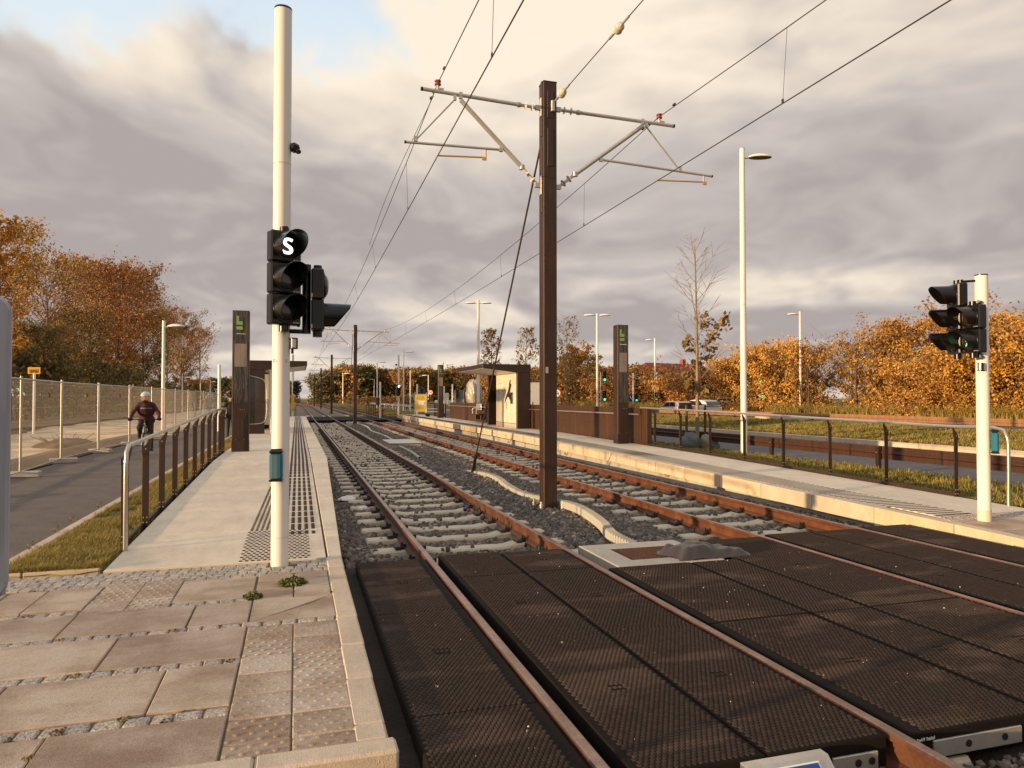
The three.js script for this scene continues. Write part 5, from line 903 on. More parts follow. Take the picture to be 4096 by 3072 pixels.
{ const s = thing('info_sign', 'small round arrow sign at the junction left of the silver car', 'sign', [45.1, .2, -91], -.4); mesh('post', [cy(.05, 2, 0, 1, 0, 8)], M.galv, s); mesh('disc', [cy(.5, .03, 0, 1.5, .05, 24, .5, PI / 2)], M.navy, s); mesh('arrow', [bx(.1, .6, .01, 0, 1.5, .075, 0, 0, .6)], M.whitePaint, s); }
{ const s = thing('street_name_sign', 'dark street name sign on a white hoop stand in the right grass', 'sign', [43.5, .2, -65.5], -.5); mesh('frame', [tube([[-.8, 0, 0], [-.8, 1.3, 0], [-.7, 1.4, 0], [.7, 1.4, 0], [.8, 1.3, 0], [.8, 0, 0]], .045, 40, 8)], M.galv, s); mesh('plate', [bx(1.5, .5, .03, 0, 1.1, .03)], M.darkBrown, s); mesh('lettering', [xf(text('Glostrup', .2, .005), -.62, 1.02, .047)], M.whitePaint, s); }
{ // yellow notice at the far platform end
  const s = thing('notice_board', 'yellow notice board on a white stand at the far platform end', 'notice board', [9.0, .28, -53.6], -.25); mesh('board', [cb(.86, 1.3, .04, .01, 0, 1.0, 0)], mt([.70, .48, .09], .6), s); mesh('frame', [cb(.05, 1.85, .05, .004, -.45, .9, 0), cb(.05, 1.85, .05, .004, .45, .9, 0), cb(.94, .04, .05, .004, 0, 1.68, 0)], M.galv, s); mesh('base', [cb(.3, .1, .7, .02, -.45, .05, 0), cb(.3, .1, .7, .02, .45, .05, 0)], M.galv, s);
  mesh('notice_lettering', [xf(text('Alt fra midt', .075, .003), -.32, 1.42, .021), xf(text('Alt til venstre', .075, .003), -.36, 1.28, .021)], M.matte, s); mesh('notice_picture', [bx(.5, .28, .004, .08, 1.02, .022)], M.whitePaint, s); mesh('notice_picture', [bx(.16, .18, .004, .3, 1.0, .025)], M.concreteGrey, s);
  const c = thing('trolley', 'low flat trolley parked beside the far yellow notice', 'trolley', [9.55, .33, -50.6]); mesh('deck', [cb(1.5, .08, .8, .02, 0, .34, 0)], M.galv, c); mesh('hoop', [rod([-.7, .3, .35], [-.7, .55, .35], .03, 8), rod([.7, .3, .35], [.7, .55, .35], .03, 8), rod([-.7, .55, .35], [.7, .55, .35], .03, 8)], M.galv, c); for (const x of [-.55, .55]) for (const z of [-.3, .3]) mesh('wheel', [cy(.11, .06, x, .11, z, 14, .11, PI / 2)], M.tyre, c);
  const f = (lb, x0, x1, z0, z1, n, y) => { const q = thing('crossing_fence', lb, 'railing'); for (let i = 0; i <= n; i++) { const t = i / n; mesh('post', [cb(.07, 1.1, .05, .006, lerp(x0, x1, t), y + .5, lerp(z0, z1, t))], M.brown, q); } mesh('rail', [rod([x0, y + 1.06, z0], [x1, y + 1.06, z1], .03, 8)], M.darkBrown, q); };
  f('brown post railing beside the far crossing', 4.6 + 2.6, 9.4 - 2.2, -63, -78, 8, -.05); f('dark railing behind the far yellow notice', 9.6, 10.5, -47.2, -56, 7, .2);
  const rp = thing('plastic_pipe', 'short bright red pipe lying on the grass near the far crossing', 'pipe', [8.1, .1, -74], .7); mesh('pipe', [rod([-.7, .1, 0], [.7, .35, 0], .13, 10)], M.red, rp);
  const bs = thing('blank_sign', 'back of a square grey road sign before the wood', 'sign', [24.0, -.1, -156], -.3); mesh('post', [cy(.06, 2.6, 0, 1.3, 0, 8)], M.galv, bs); mesh('plate', [cb(1.25, .95, .03, .01, 0, 2.2, 0)], mt([.33, .33, .35], .5), bs);
  const gr = thing('steel_barrier', 'pale steel barrier along the road at the far junction', 'barrier'); mesh('beam', [cb(.08, .3, 60, .02, 15.5, .55, -130)], M.galv, gr); for (let i = 0; i < 16; i++) mesh('post', [cb(.1, .7, .1, .01, 15.5, .25, -102 - i * 3.8)], M.galv, gr);
}
// near sign edge at the far left of the view, and the blue-faced bracket on the crossing front
{ const o = thing('cabinet_sign', 'rounded pale grey panel edge cut off by the left border', 'panel', [-1.045, 0, -2.26], .26); const g = prism(rrect(.56, .85, .045, 0, 1.5), .05, .008); mesh('panel', [g.translate(0, 0, -.03)], mt([.46, .46, .52], .5, { map: T.drip }), o); mesh('post', [cy(.035, 1.9, -.1, .95, -.09, 16)], M.galv, o); }
{ const o = thing('marker_box', 'galvanised bracket with blue face at the crossing front edge', 'marker', [2.13, -.018, -2.785]); mesh('housing', [prism([[0, .02], [.0, -.2], [.24, -.2], [.24, -.17], [.05, .02]].map(p => [p[0], p[1]]), .43, .004).rotateY(-PI / 2).translate(.215, 0, 0)], M.steel, o); mesh('blue_plate', [bx(.27, .004, .2, -.0, -.065, .150, .785)], M.navy, o); mesh('blue_plate_border', [bx(.29, .002, .22, 0, -.068, .149, .785)], M.whitePaint, o); }
// ---------------------------------------------------------------- vegetation
function leafCloud(list, size, r, colours, aspect = .6) { // list of [x,y,z]; one bent leaf (2 triangles) each
  const n = list.length, P = new Float32Array(n * 12 * 1.5), C = new Float32Array(n * 12 * 1.5), Nn = new Float32Array(n * 12 * 1.5); let o = 0;
  const a = V(0, 0, 0), b = V(0, 0, 0), q = new THREE.Quaternion(), nn = V(0, 0, 0);
  for (const [x, y, z, k] of list) {
    const s = size * (.65 + .7 * r()); q.set(r() - .5, r() - .5, r() - .5, r() - .5).normalize(); a.set(s, 0, 0).applyQuaternion(q); b.set(0, s * aspect, 0).applyQuaternion(q); nn.set(0, 0, 1).applyQuaternion(q);
    const c = colours[Math.min(colours.length - 1, (k ?? r()) * colours.length | 0)], v = .75 + .5 * r();
    const v4 = [[x - a.x, y - a.y, z - a.z], [x - b.x, y - b.y, z - b.z], [x + a.x, y + a.y, z + a.z], [x + b.x, y + b.y, z + b.z]];
    for (const i of [0, 1, 2, 0, 2, 3]) { P.set(v4[i], o); C.set([c[0] * v, c[1] * v, c[2] * v], o); Nn.set([nn.x, nn.y, nn.z], o); o += 3; }
  }
  const g = new THREE.BufferGeometry(); g.setAttribute('position', new THREE.BufferAttribute(P, 3)); g.setAttribute('color', new THREE.BufferAttribute(C, 3)); g.setAttribute('normal', new THREE.BufferAttribute(Nn, 3)); g.setAttribute('uv', new THREE.BufferAttribute(new Float32Array(P.length / 3 * 2), 2)); return g;
}
const leafMat = mt([1, 1, 1], .75, { vertexColors: true, side: THREE.DoubleSide, physical: true, transmission: .22, thickness: 0 });
const gauss = r => (r() + r() + r() - 1.5) * 1.15;
function limb(a, b, r, seg, r2 = r) { const A = V(...a), d = V(...b).sub(A), L = d.length(), g = new THREE.CylinderGeometry(r2, r, L, seg, 1, true); g.applyQuaternion(new THREE.Quaternion().setFromUnitVectors(V(0, 1, 0), d.normalize())); g.translate((a[0] + b[0]) / 2, (a[1] + b[1]) / 2, (a[2] + b[2]) / 2); return g; }
function treeGeo({ seed, h, spread, trunk, base = .25, limbs = 34, leaves = 7000, size = .2, colours, up = .75, tips = 1, bare = 0, lowDense = 0, stems = 1, keep = null }) {
  const r = rng(seed), wood = [], pts = [];
  for (let st = 0; st < stems; st++) {
    const bend = [(r() - .5) * h * .06, (r() - .5) * h * .06], ox = stems > 1 ? (r() - .5) * spread * .9 : 0, oz = stems > 1 ? (r() - .5) * spread * .9 : 0, hh = h * (stems > 1 ? .7 + .3 * r() : 1), lean = stems > 1 ? [(ox) * .35, oz * .35] : [0, 0];
    const at = t => [ox + lean[0] * t + bend[0] * Math.sin(t * 3), hh * t, oz + lean[1] * t + bend[1] * Math.sin(t * 2.4 + 1)];
    const tr = trunk * (stems > 1 ? .5 : 1);
    for (let i = 0; i < 7; i++) wood.push(limb(at(i / 7), at((i + 1) / 7), tr * (1 - i / 7.6) + .012, 6, tr * (1 - (i + 1) / 7.6) + .012));
    const nl = Math.ceil(limbs / stems);
    for (let i = 0; i < nl; i++) {
      const t = base + (1 - base) * Math.pow((i + r()) / nl, .85), p = at(Math.min(t, .97)), az = i * 2.4 + r() * .9, env = spread * Math.pow(Math.sin(PI * clamp(.12 + .86 * (1 - (t - base) / (1 - base + 1e-6)) * .92)), .75) * (.65 + .5 * r());
      const len = env * (1 + .25 * up), d = [Math.cos(az) * Math.cos(up * .9), Math.sin(up * .9) + .1 * r(), Math.sin(az) * Math.cos(up * .9)], e = [p[0] + d[0] * len, Math.min(p[1] + d[1] * len, hh * 1.08), p[2] + d[2] * len];
      const mid = [0, 1, 2].map(k => lerp(p[k], e[k], .5) + (k === 1 ? -.06 * len : 0)), br = Math.max(.012, tr * .38 * (1 - t * .7));
      wood.push(limb(p, mid, br, 4, br * .6), limb(mid, e, br * .6, 4, .008));
      const tw = 5;
      for (let j = 0; j < tw; j++) {
        const u = .35 + .65 * (j + r()) / tw, a2 = az + (r() - .5) * 2.6, l2 = len * (.22 + .3 * r()), s0 = [0, 1, 2].map(k => u < .5 ? lerp(p[k], mid[k], u * 2) : lerp(mid[k], e[k], u * 2 - 1)), s1 = [s0[0] + Math.cos(a2) * l2, s0[1] + l2 * (.35 + .5 * up * r()), s0[2] + Math.sin(a2) * l2];
        wood.push(limb(s0, s1, br * .32 + .004, 3, .004));
        if (r() < bare || (keep && !keep(az, t))) continue;
        const m = Math.ceil(leaves / (limbs * tw)), sp = l2 * .29 + size * .6, kk = r();
        for (let q = 0; q < m; q++) { const v = Math.pow(r(), .7), dens = fbm(s1[0] * .6 + seed, s1[2] * .6 + s1[1] * .5, seed, 2); if (dens < .34 && r() < .7) continue; pts.push([lerp(s0[0], s1[0], v) + gauss(r) * sp, lerp(s0[1], s1[1], v) + gauss(r) * sp * .8, lerp(s0[2], s1[2], v) + gauss(r) * sp, clamp(kk * .7 + r() * .3)]); }
      }
    }
  }
  if (lowDense) for (let q = 0; q < leaves * lowDense; q++) { const a = r() * 2 * PI, d = spread * Math.sqrt(r()) * 1.1, y = h * .5 * r() * r(); pts.push([Math.cos(a) * d, Math.max(.1, y), Math.sin(a) * d]); }
  return { wood: boxUV(mg(wood)), leaf: leafCloud(pts.map(p => (p[1] = Math.max(p[1], .1), p)), size, r, colours) };
}
const GOLD = [[.50, .27, .035], [.58, .33, .05], [.42, .22, .03], [.36, .21, .04]], OCHRE = [[.34, .17, .035], [.26, .14, .035], [.40, .19, .03], [.20, .12, .03]], OLIVE = [[.13, .11, .025], [.19, .13, .03], [.10, .085, .02], [.24, .15, .03]], RUST = [[.33, .125, .03], [.26, .10, .028], [.38, .16, .035], [.20, .085, .025]], GREEN = [[.09, .09, .02], [.13, .12, .028], [.07, .07, .018]];
const HED = [[.46, .25, .04], [.54, .30, .05], [.38, .20, .035], [.30, .165, .035], [.25, .13, .03]];
for (const [a, k] of [[GOLD, 1.25], [OCHRE, 1.3], [OLIVE, 1.25], [RUST, 1.3], [GREEN, 1.2], [HED, 1.4]]) a.forEach(c => c.forEach((v, i) => { c[i] = v * k; }));
function plantTree(name, label, category, geo, pos, ry, sc, bark, group) {
  const o = thing(name, label, category, pos, ry, group); const t = mesh('trunk', geo.wood, bark, o, true); const c = mesh('crown', geo.leaf, leafMat, o, true); o.scale.set(...(Array.isArray(sc) ? sc : [sc, sc, sc])); return o;
}
{ // forest edge on the left
  const spec = [{ seed: 11, h: 16, spread: 4.4, trunk: .26, base: .3, limbs: 44, leaves: 17000, size: .12, colours: GOLD, up: .95 },
    { seed: 12, h: 15, spread: 3.9, trunk: .24, base: .22, limbs: 44, leaves: 13000, size: .115, colours: OLIVE.concat(OCHRE), up: 1.0, bare: .2 },
    { seed: 13, h: 14, spread: 4.2, trunk: .24, base: .18, limbs: 48, leaves: 17000, size: .115, colours: RUST.concat(OCHRE.slice(0, 2)), up: .95 },
    { seed: 14, h: 15, spread: 3.6, trunk: .2, base: .25, limbs: 44, leaves: 7000, size: .11, colours: OCHRE, up: 1.1, bare: .5 },
    { seed: 15, h: 7, spread: 3.4, trunk: .14, base: .05, limbs: 34, leaves: 3400, size: .2, colours: OLIVE.concat(GREEN), up: .6, lowDense: .25, stems: 3 },
    { seed: 16, h: 13, spread: 4.6, trunk: .24, base: .1, limbs: 46, leaves: 17000, size: .12, colours: OLIVE.concat(RUST.slice(0, 1)), up: .8 }];
  const K = spec.map(treeGeo), KC = spec.map((q, i) => i === 3 || i === 4 ? K[i] : treeGeo({ ...q, leaves: 4500, size: .2, limbs: 30 }));
  const kinds = [['golden_tree', 'golden yellow tree'], ['olive_tree', 'thin crowned olive brown tree'], ['rust_tree', 'rust orange tree'], ['sparse_tree', 'half bare tree'], ['undergrowth_shrub', 'dark leafy shrub'], ['dense_tree', 'dense dark tree']];
  const r = rng(71), where = ['at the left image edge', 'left of the bus sign', 'above the bus sign', 'right of the bus sign', 'left of the cyclist', 'behind the cyclist', 'right of the left lamp', 'left of the left totem'];
  // front row: [kind, x, z, scale]
  const front = [[0, -23, -50, .70], [0, -20.5, -58.5, .80], [2, -19.5, -52, .56], [1, -20.5, -69, .84], [5, -19, -64, .52], [3, -20, -76, .92], [2, -20.5, -83, 1.02], [5, -19.6, -74, .68], [2, -20, -93, 1.12], [1, -21, -101, 1.1], [3, -21, -112, 1.05], [5, -20, -106, .9], [3, -20.5, -128, 1.05], [1, -21, -145, 1.1], [3, -20, -165, 1.05], [2, -21, -150, 1.0]];
  const NTH = ['first', 'second', 'third', 'fourth', 'fifth', 'sixth', 'seventh', 'eighth', 'ninth', 'tenth', 'eleventh', 'twelfth', 'thirteenth', 'fourteenth', 'fifteenth', 'sixteenth'], az = (x, z) => Math.atan2(x, -z);
  front.forEach(([k, x, z, s], i) => { const px = 1106 + 1533.7 * Math.tan(az(x, z) - YAW), w = px < 40 ? 0 : px < 90 ? 2 : px < 150 ? 3 : px < 260 ? 4 : px < 330 ? 5 : px < 420 ? 6 : 7; plantTree(kinds[k][0], `${kinds[k][1]}, ${NTH[i]} along the left wood, ${where[w]}`, 'tree', K[k], [x, -.1, z], r() * 6, [s, s, s], k === 3 || k === 1 ? M.barkPale : M.bark, 'front trees of the left wood'); });
  for (let i = 0; i < 30; i++) { const z = -46 - i * 4.6 + (r() - .5) * 3, x = -26 - r() * 16 - (i % 3) * 3, k = [1, 2, 5, 5, 0, 2][r() * 6 | 0]; plantTree(kinds[k][0], 'tree in the shaded rows behind the front of the left wood', 'tree', KC[k], [x, -.1, z], r() * 6, .5 + .14 * r(), M.bark, 'trees deep in the left wood'); }
  for (let i = 0; i < 22; i++) { const z = -42 - i * 5.2 + (r() - .5) * 2, x = -18.2 - r() * 3.2; plantTree(kinds[4][0], 'dark green brown shrub at the foot of the left wood', 'shrub', K[4], [x, -.1, z], r() * 6, .38 + .42 * r(), M.bark, 'shrubs along the foot of the left wood'); }
  const pole = plantTree('slim_tree', 'slim straight pale trunk standing in front of the left wood', 'tree', treeGeo({ seed: 21, h: 13.5, spread: 1.3, trunk: .15, base: .62, limbs: 12, leaves: 900, size: .15, colours: GOLD, up: 1.1 }), [-19.4, -.1, -56.3], 0, 1, M.barkPale);
}
{ // golden hedge on the right, beyond the second road
  const K = [
    treeGeo({ seed: 31, h: 6.4, spread: 3.9, trunk: .16, base: .04, limbs: 36, leaves: 5500, size: .19, colours: HED, up: .7, lowDense: .3, stems: 4 }),
    treeGeo({ seed: 32, h: 7.4, spread: 3.4, trunk: .18, base: .06, limbs: 36, leaves: 5200, size: .19, colours: HED.concat(OCHRE), up: .9, lowDense: .3, stems: 3 }),
    treeGeo({ seed: 33, h: 5.2, spread: 4.2, trunk: .14, base: .03, limbs: 36, leaves: 5500, size: .19, colours: RUST.concat(HED), up: .6, lowDense: .4, stems: 5 }),
    treeGeo({ seed: 34, h: 6.5, spread: 3.2, trunk: .15, base: .15, limbs: 44, leaves: 1500, size: .13, colours: OCHRE, up: .8, bare: .6, stems: 4 }),
    treeGeo({ seed: 35, h: 5.5, spread: 4.4, trunk: .16, base: .03, limbs: 36, leaves: 5500, size: .2, colours: OLIVE.concat(RUST), up: .6, lowDense: .4, stems: 4 })];
  const KF = [[0, 31, 6.4, 3.9, HED, .7, .3, 4], [1, 32, 7.4, 3.4, HED.concat(OCHRE), .9, .3, 3], [2, 33, 5.2, 4.2, RUST.concat(HED), .6, .4, 5], null, [4, 35, 5.5, 4.4, OLIVE.concat(RUST), .6, .4, 4]].map((a, i) => a ? treeGeo({ seed: a[1], h: a[2], spread: a[3], trunk: .16, base: .04, limbs: 52, leaves: 19000, size: .11, colours: a[4], up: a[5], lowDense: a[6] * .8, stems: a[7] }) : K[3]);
  const nm = [['golden_bush', 'bright golden bush'], ['tall_bush', 'tall feathery golden bush'], ['orange_bush', 'broad orange brown bush'], ['bare_bush', 'nearly bare twiggy bush'], ['dark_bush', 'dark olive bush']], r = rng(90);
  const L = [[1, 47.5, -33, .95], [0, 46, -36.5, .8], [1, 48.5, -38.2, 1.0], [2, 46, -42.0, .82], [0, 47, -45.5, .78], [1, 48.5, -48.5, 1.0], [3, 46, -50.5, .95], [3, 45.6, -54.4, .95], [0, 46.4, -59, 1.0], [1, 48.5, -63.5, .78], [0, 46.2, -64, .92], [2, 47, -69.5, .9], [4, 48, -74, .75], [2, 49, -80, .85], [2, 50, -88, .9], [4, 50, -96, .95], [2, 49, -103, 1.0], [4, 48, -111, 1.15], [1, 47, -118, 1.2], [2, 45.5, -126, 1.1], [4, 45, -135, 1.1], [2, 44.5, -146, 1.15], [1, 44, -157, 1.1], [4, 43, -168, 1.2]];
  L.forEach(([k, x, z, s], i) => plantTree(nm[k][0], `${nm[k][1]}, ${i < 8 ? 'number ' + ['one', 'two', 'three', 'four', 'five', 'six', 'seven', 'eight'][i] + ' from the right in the right hedge' : i < 13 ? 'in the hedge near the thick lamp post, ' + ['first', 'second', 'third', 'fourth', 'fifth'][i - 8] + ' from right' : 'in the hedge behind the cars and totem, ' + ['first', 'second', 'third', 'fourth', 'fifth', 'sixth', 'seventh', 'eighth', 'ninth', 'tenth', 'eleventh'][i - 13] + ' from right'}`, 'bush', (i < 13 ? KF : K)[k], [x, .3, z], r() * 6, [s * 1.05, s * (.9 + .2 * r()), s * 1.05], M.bark, 'bushes of the right hedge'));
  for (let i = 0; i < 19; i++) { const z = -30 - i * 7.0, k = [0, 2, 4, 1][r() * 4 | 0]; plantTree(nm[k][0], 'bush in the second row of the right hedge', 'bush', K[k], [50 + r() * 6, .3, z], r() * 6, .66 + .16 * r(), M.bark, 'bushes behind the front of the right hedge'); }
}
{ // wood across the far end
  const K = [treeGeo({ seed: 41, h: 13, spread: 5.6, trunk: .3, base: .12, limbs: 40, leaves: 3300, size: .5, colours: OLIVE.concat(OCHRE.slice(0, 2)), up: .7, lowDense: .2 }), treeGeo({ seed: 42, h: 12, spread: 5.6, trunk: .3, base: .1, limbs: 40, leaves: 3300, size: .5, colours: GOLD.slice(2).concat(OCHRE), up: .7, lowDense: .2 }), treeGeo({ seed: 43, h: 13, spread: 5, trunk: .3, base: .1, limbs: 36, leaves: 3200, size: .5, colours: GREEN.concat(OLIVE), up: .8, lowDense: .2 })], r = rng(17);
  const nm = ['olive_tree', 'ochre_tree', 'green_tree'], lab = ['olive brown tree in the far wood across the line', 'ochre orange tree in the far wood across the line', 'dark green tree in the far wood across the line'];
  for (let row = 0; row < 2; row++) for (let i = 0; i < 26; i++) { const x = 6 + i * 5.2 + row * 2 + r() * 2, z = -268 - row * 12 - r() * 10 + Math.max(0, (x - 60)) * .5, k = [0, 1, 2, 0, 1][r() * 5 | 0]; plantTree(nm[k], lab[k], 'tree', K[k], [x, -.3, z], r() * 6, (x < 14 ? .7 : .86) + .16 * r(), M.bark, 'trees of the far wood'); }
  for (let i = 0; i < 9; i++) { const k = i % 3; plantTree(nm[k], 'small tree at the far end of the curving line', 'tree', K[k], [-46 + i * 5.5, -.3, -330 - r() * 30], r() * 6, .6 + .2 * r(), M.bark, 'trees at the end of the line'); }
  const low = treeGeo({ seed: 45, h: 2.2, spread: 1.5, trunk: .05, base: .05, limbs: 16, leaves: 1100, size: .14, colours: OLIVE.concat(RUST), up: .6, lowDense: .3, stems: 3 });
  for (let i = 0; i < 14; i++) { const k = [0, 2][i % 2]; plantTree('lineside_shrub', 'low dark shrub beside the far tracks', 'shrub', low, [15 + (i % 3) * 3 + r() * 3, -.3, -120 - i * 9], r() * 6, [1, .9, 1], M.bark, 'low shrubs beside the far tracks'); }
}
// saplings with stakes along the right verge
{
  const MAPLE = [[.20, .14, .03], [.28, .16, .035], [.15, .11, .025], [.34, .18, .04]];
  const sap = (label, seed, pos, h, o2, bags) => {
    const o = thing('sapling', label, 'tree', pos, o2.ry ?? 0, 'young street trees'), g = treeGeo({ seed, h, spread: o2.spread, trunk: .06, base: o2.base, limbs: o2.limbs, leaves: o2.leaves, size: o2.size, colours: MAPLE, up: o2.up ?? 1.05, bare: o2.bare, keep: o2.keep });
    mesh('trunk', g.wood, M.barkPale, o, true); mesh('crown', g.leaf, leafMat, o, true);
    for (const [x, z] of [[-.42, .1], [.42, -.1]]) { mesh('stake', [cy(.045, 1.5, x, .75, z, 8)], M.bark, o); mesh('tie', [rod([x, 1.3, z], [0, 1.34, 0], .025, 5)], M.matte, o); }
    if (bags) for (const [x, z, s, m] of [[-.35, .25, .3, mt([.10, .12, .11], .5)], [.25, .2, .24, mt([.26, .22, .17], .7)], [.55, .3, .16, mt([.07, .09, .08], .5)]]) { const q = new THREE.SphereGeometry(1, 16, 12), p = q.attributes.position; for (let i = 0; i < p.count; i++) { const k = .65 + .7 * fbm(p.getX(i) * 2 + x * 9, p.getY(i) * 2 + p.getZ(i) * 2, 6); p.setXYZ(i, p.getX(i) * s * k, p.getY(i) * s * 1.2 * k + s * .8, p.getZ(i) * s * k); } q.computeVertexNormals(); const b = mesh('watering_bag', q, m, o); b.position.set(x, 0, z); }
    return o;
  };
  const s1 = thing; sap('tall staked sapling with leaves on one side and bags at its foot', 61, [13.1, -.1, -21.5], 7.0, { spread: 1.15, base: .2, limbs: 30, leaves: 2600, size: .095, bare: .1, ry: 0, up: 1.0, keep: (a, t) => Math.cos(a + .3) > .3 && t < .6 || t < .28 || (t > .9 && Math.cos(a * 3) > .8) }, true);
  sap('leafy staked sapling rising behind the right shelter roof', 62, [14.6, -.1, -54], 6.9, { spread: .85, base: .3, limbs: 36, leaves: 1500, size: .095, bare: .12, up: .95 }, false);
  sap('leafy staked sapling just left of the nearest mast', 63, [14.6, -.1, -44.7], 6.2, { spread: .8, base: .3, limbs: 36, leaves: 1500, size: .085, bare: .12, up: .95 }, false);
  sap('thin feathery sapling right of the nearest mast', 64, [24, .1, -62], 8.6, { spread: 1.6, base: .25, limbs: 30, leaves: 1500, size: .1, bare: .2 }, false);
}
// grass and weeds
const bladeGeo = (n, h, w, seed) => { const r = rng(seed), P = []; for (let i = 0; i < n; i++) { const a = r() * 6.28, x = (r() - .5) * .06, z = (r() - .5) * .06, hh = h * (.5 + r() * .7), l = hh * (.3 + .6 * r()), c = Math.cos(a), s = Math.sin(a); const b0 = [x - s * w, 0, z + c * w], b1 = [x + s * w, 0, z - c * w], m0 = [x + c * l * .35 - s * w * .7, hh * .6, z + s * l * .35 + c * w * .7], m1 = [x + c * l * .35 + s * w * .7, hh * .6, z + s * l * .35 - c * w * .7], t = [x + c * l, hh, z + s * l]; P.push(...b0, ...b1, ...m1, ...b0, ...m1, ...m0, ...m0, ...m1, ...t); } const g = new THREE.BufferGeometry(); g.setAttribute('position', new THREE.BufferAttribute(new Float32Array(P), 3)); g.computeVertexNormals(); return boxUV(g); };
const grassMat = mt([1, 1, 1], .8, { side: THREE.DoubleSide });
{
  const r = rng(5), gA = bladeGeo(9, .07, .003, 1), gB = bladeGeo(9, .085, .006, 2), gC = bladeGeo(9, .13, .012, 3);
  const gc = (x, z, dry) => { const t = clamp(fbm(x * .9, z * .9, 66, 3) * 1.5 - .25 + dry + (r() - .5) * .5), v = .8 + .4 * r(); return mix3([.13, .135, .022], [.34, .25, .06], t).map(c => c * v); };
  const fill = (name, label, geo, n, x0, x1, z0, z1, Y, s0, s1, dry, pw = 1) => { const L = []; for (let i = 0; i < n; i++) { const x = x0 + r() * (x1 - x0), z = z1 + (z0 - z1) * Math.pow(r(), pw), s = s0 + (s1 - s0) * r(); if (fbm(x * 1.7, z * 1.7, 67, 2) < .3) continue; L.push([x, Y(x, z), z, [s, s * (.7 + .6 * r()), s], 0, r() * 6.3, 0, gc(x, z, dry)]); } tag(scatter(name, geo, grassMat, L), label, 'grass'); };
  fill('grass', 'short yellowing grass strip between left platform and cycle path', gA, 17000, -2.58, -1.76, -30, -7.5, (x, z) => .01 + .05 * fbm(x * 3, z * 2, 5) + .1 * sst(-2.4, -1.8, x) * sst(-8, -16, z), .5, 1.0, .62, 1.8);
  fill('grass', 'green grass verge between right railing and guard rail', gB, 26000, 9.78, 13.55, -60, -5, (x, z) => -.03 - .08 * sst(10, 13.5, x), .7, 1.4, .05, 1.5);
  fill('grass', 'grass on the broad median beyond the right road', gC, 46000, 21.1, 30.2, -110, -8, (x, z) => .0 + .2 * sst(21, 28, x), .8, 1.5, .15, 1.3);
  fill('grass', 'pale dry grass along the foot of the right hedge', bladeGeo(9, .6, .018, 4), 9000, 42.6, 46, -120, -28, (x, z) => .15, .7, 1.5, .6, 1.2);
  fill('grass', 'grass between the far tracks and the road', gC, 9000, 8.2, 13.5, -160, -68, (x, z) => -.1, 1.0, 1.8, .3, 1.2);
  // weeds in the pavement joints
  const wg = (seed, n, sz, h, cs) => { const q = rng(seed), l = []; for (let i = 0; i < n; i++) { const a = q() * 6.28, d = Math.sqrt(q()) * sz; l.push([Math.cos(a) * d, h * (.2 + .8 * q()) * (1 - d / sz * .6), Math.sin(a) * d]); } return leafCloud(l, sz * .16 + .004, q, cs, .7); };
  const GW = [[.12, .14, .02], [.17, .17, .03], [.08, .10, .015]], YW = [[.34, .23, .05], [.25, .16, .04], [.17, .12, .03]];
  tag(mesh('weed', wg(1, 260, .12, .06, GW), leafMat, null, true), 'larger green weed clump growing on the slabs near the signal pole', 'weed').position.set(-.03, PY, -6.47);
  tag(mesh('weed', wg(2, 160, .075, .05, GW), leafMat, null, true), 'smaller green weed clump on the sett line near the signal pole', 'weed').position.set(-.33, PY, -6.12);
  const sm = wg(3, 60, .05, .035, YW), spots = [[-1.3, -3.93], [-1.1, -3.94], [-.82, -4.0], [-.62, -3.93], [-.55, -4.0], [-1.45, -4.68], [-1.22, -4.7], [-1.0, -4.69], [-.85, -4.72], [-.38, -4.7], [-1.5, -5.42], [-1.35, -5.42], [-1.15, -5.42], [-.8, -5.41], [-1.7, -6.09], [-1.9, -6.08], [-1.0, -6.1], [-1.14, -3.7], [-2.1, -6.85], [-2.3, -6.8], [.29, -6.1], [-.02, -6.83]];
  spots.forEach(([x, z], i) => { const w = mesh('joint_weed', sm, leafMat, null, true); w.position.set(x, PY - .012, z); w.rotation.y = i; w.scale.setScalar(.3 + .45 * hash2(i, 3, 3)); tag(w, 'small yellowing weed tuft in the pavement joints', 'weed', 'weeds in the pavement joints'); });
  const tall = wg(9, 40, .05, .2, YW); [[-2.7, -9.6], [-2.75, -10.4], [-2.65, -8.6], [-2.72, -11.6]].forEach(([x, z], i) => { const w = mesh('kerb_weed', tall, leafMat, null, true); w.position.set(x, 0, z); tag(w, 'dry upright weed along the cycle path kerb', 'weed', 'weeds along the path kerb'); });
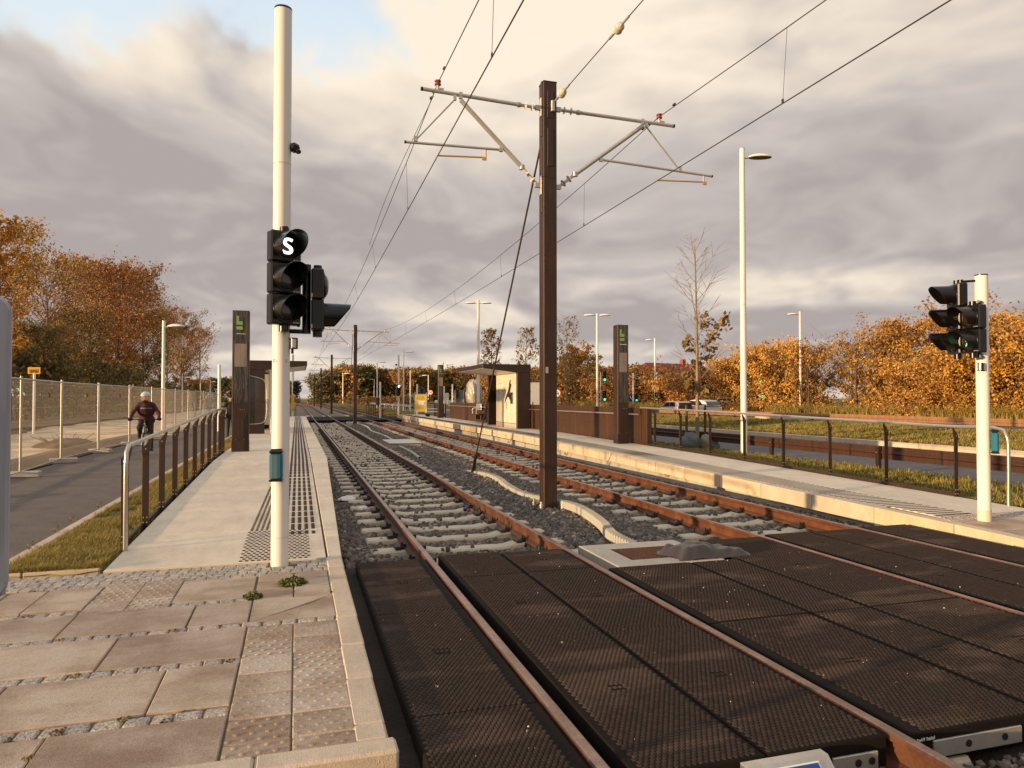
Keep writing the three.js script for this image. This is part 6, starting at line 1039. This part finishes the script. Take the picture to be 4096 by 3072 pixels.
  // fallen leaves and grit on the rubber crossing
  const lf = [], q = rng(44); for (let i = 0; i < 150; i++) { const x = .6 + q() * 5.5, z = -3 - q() * 4.2; if (RAILS.some(v => Math.abs(v - x) < .12)) continue; const s = .35 + .9 * q() * q(); lf.push([x, .004, z, [s, s * .7, s], q() * 6, q() * 6, q() * 6, [.5, .44, .36]]); }
  tag(scatter('grit', stoneGeo(88).scale(.006, .006, .006), mt([1, 1, 1], .9), lf), 'scattered pale grit on the black crossing panels', 'grit');
}
// ---------------------------------------------------------------- far buildings
{
  const b = thing('house', 'house with red tiled roof behind the right hedge', 'house', [64, .2, -112], .25); const wallM = mt([.58, .48, .36], .9);
  mesh('wall', [cb(13, 4.6, 8, .05, 0, 2.3, 0)], wallM, b); const roof = mesh('roof', [prism([[-4.6, 4.4], [4.6, 4.4], [0, 7.6]], 13.6, .05).rotateY(PI / 2).translate(-6.8, 0, 0)], mt([.30, .09, .05], .85, { map: T.rust }), b); mesh('chimney', [cb(.8, 1.6, .8, .03, 2, 7.6, 0)], mt([.3, .1, .07], .9), roof);
  mesh('gable', [prism([[-3.9, 4.5], [3.9, 4.5], [0, 7.2]], .1).rotateY(PI / 2).translate(-6.56, 0, 0)], wallM, b);
  for (const x of [-4, 0, 4]) { const w = mesh('window', [cb(1.5, 1.4, .1, .02, x, 2.6, 4.01)], M.carGlass, b); mesh('frame', [bx(1.6, .08, .12, x, 3.34, 4.02), bx(1.6, .08, .12, x, 1.86, 4.02)], M.whitePaint, w); }
  const t = thing('apartment_tower', 'pale apartment block far away at the end of the line', 'building', [-33, 0, -640], .1); mesh('wall', [cb(26, 19, 14, .1, 0, 9.5, 0)], mt([.62, .55, .47], .8), t);
  for (let f = 0; f < 6; f++) { mesh('window_band', [cb(22, 1.2, .2, .03, 0, 2.5 + f * 2.9, 7.05)], mt([.22, .2, .19], .3), t); mesh('balcony', [cb(22.6, .9, 1.2, .03, 0, 1.2 + f * 2.9, 7.5)], mt([.66, .6, .53], .8), t); } mesh('roof', [cb(8, 2.4, 6, .1, -4, 20.2, 0)], mt([.5, .45, .4], .8), t);
}
scene.traverse(o => { if (o.isMesh) { o.castShadow = true; o.receiveShadow = true; } });
renderer.render(scene, camera);
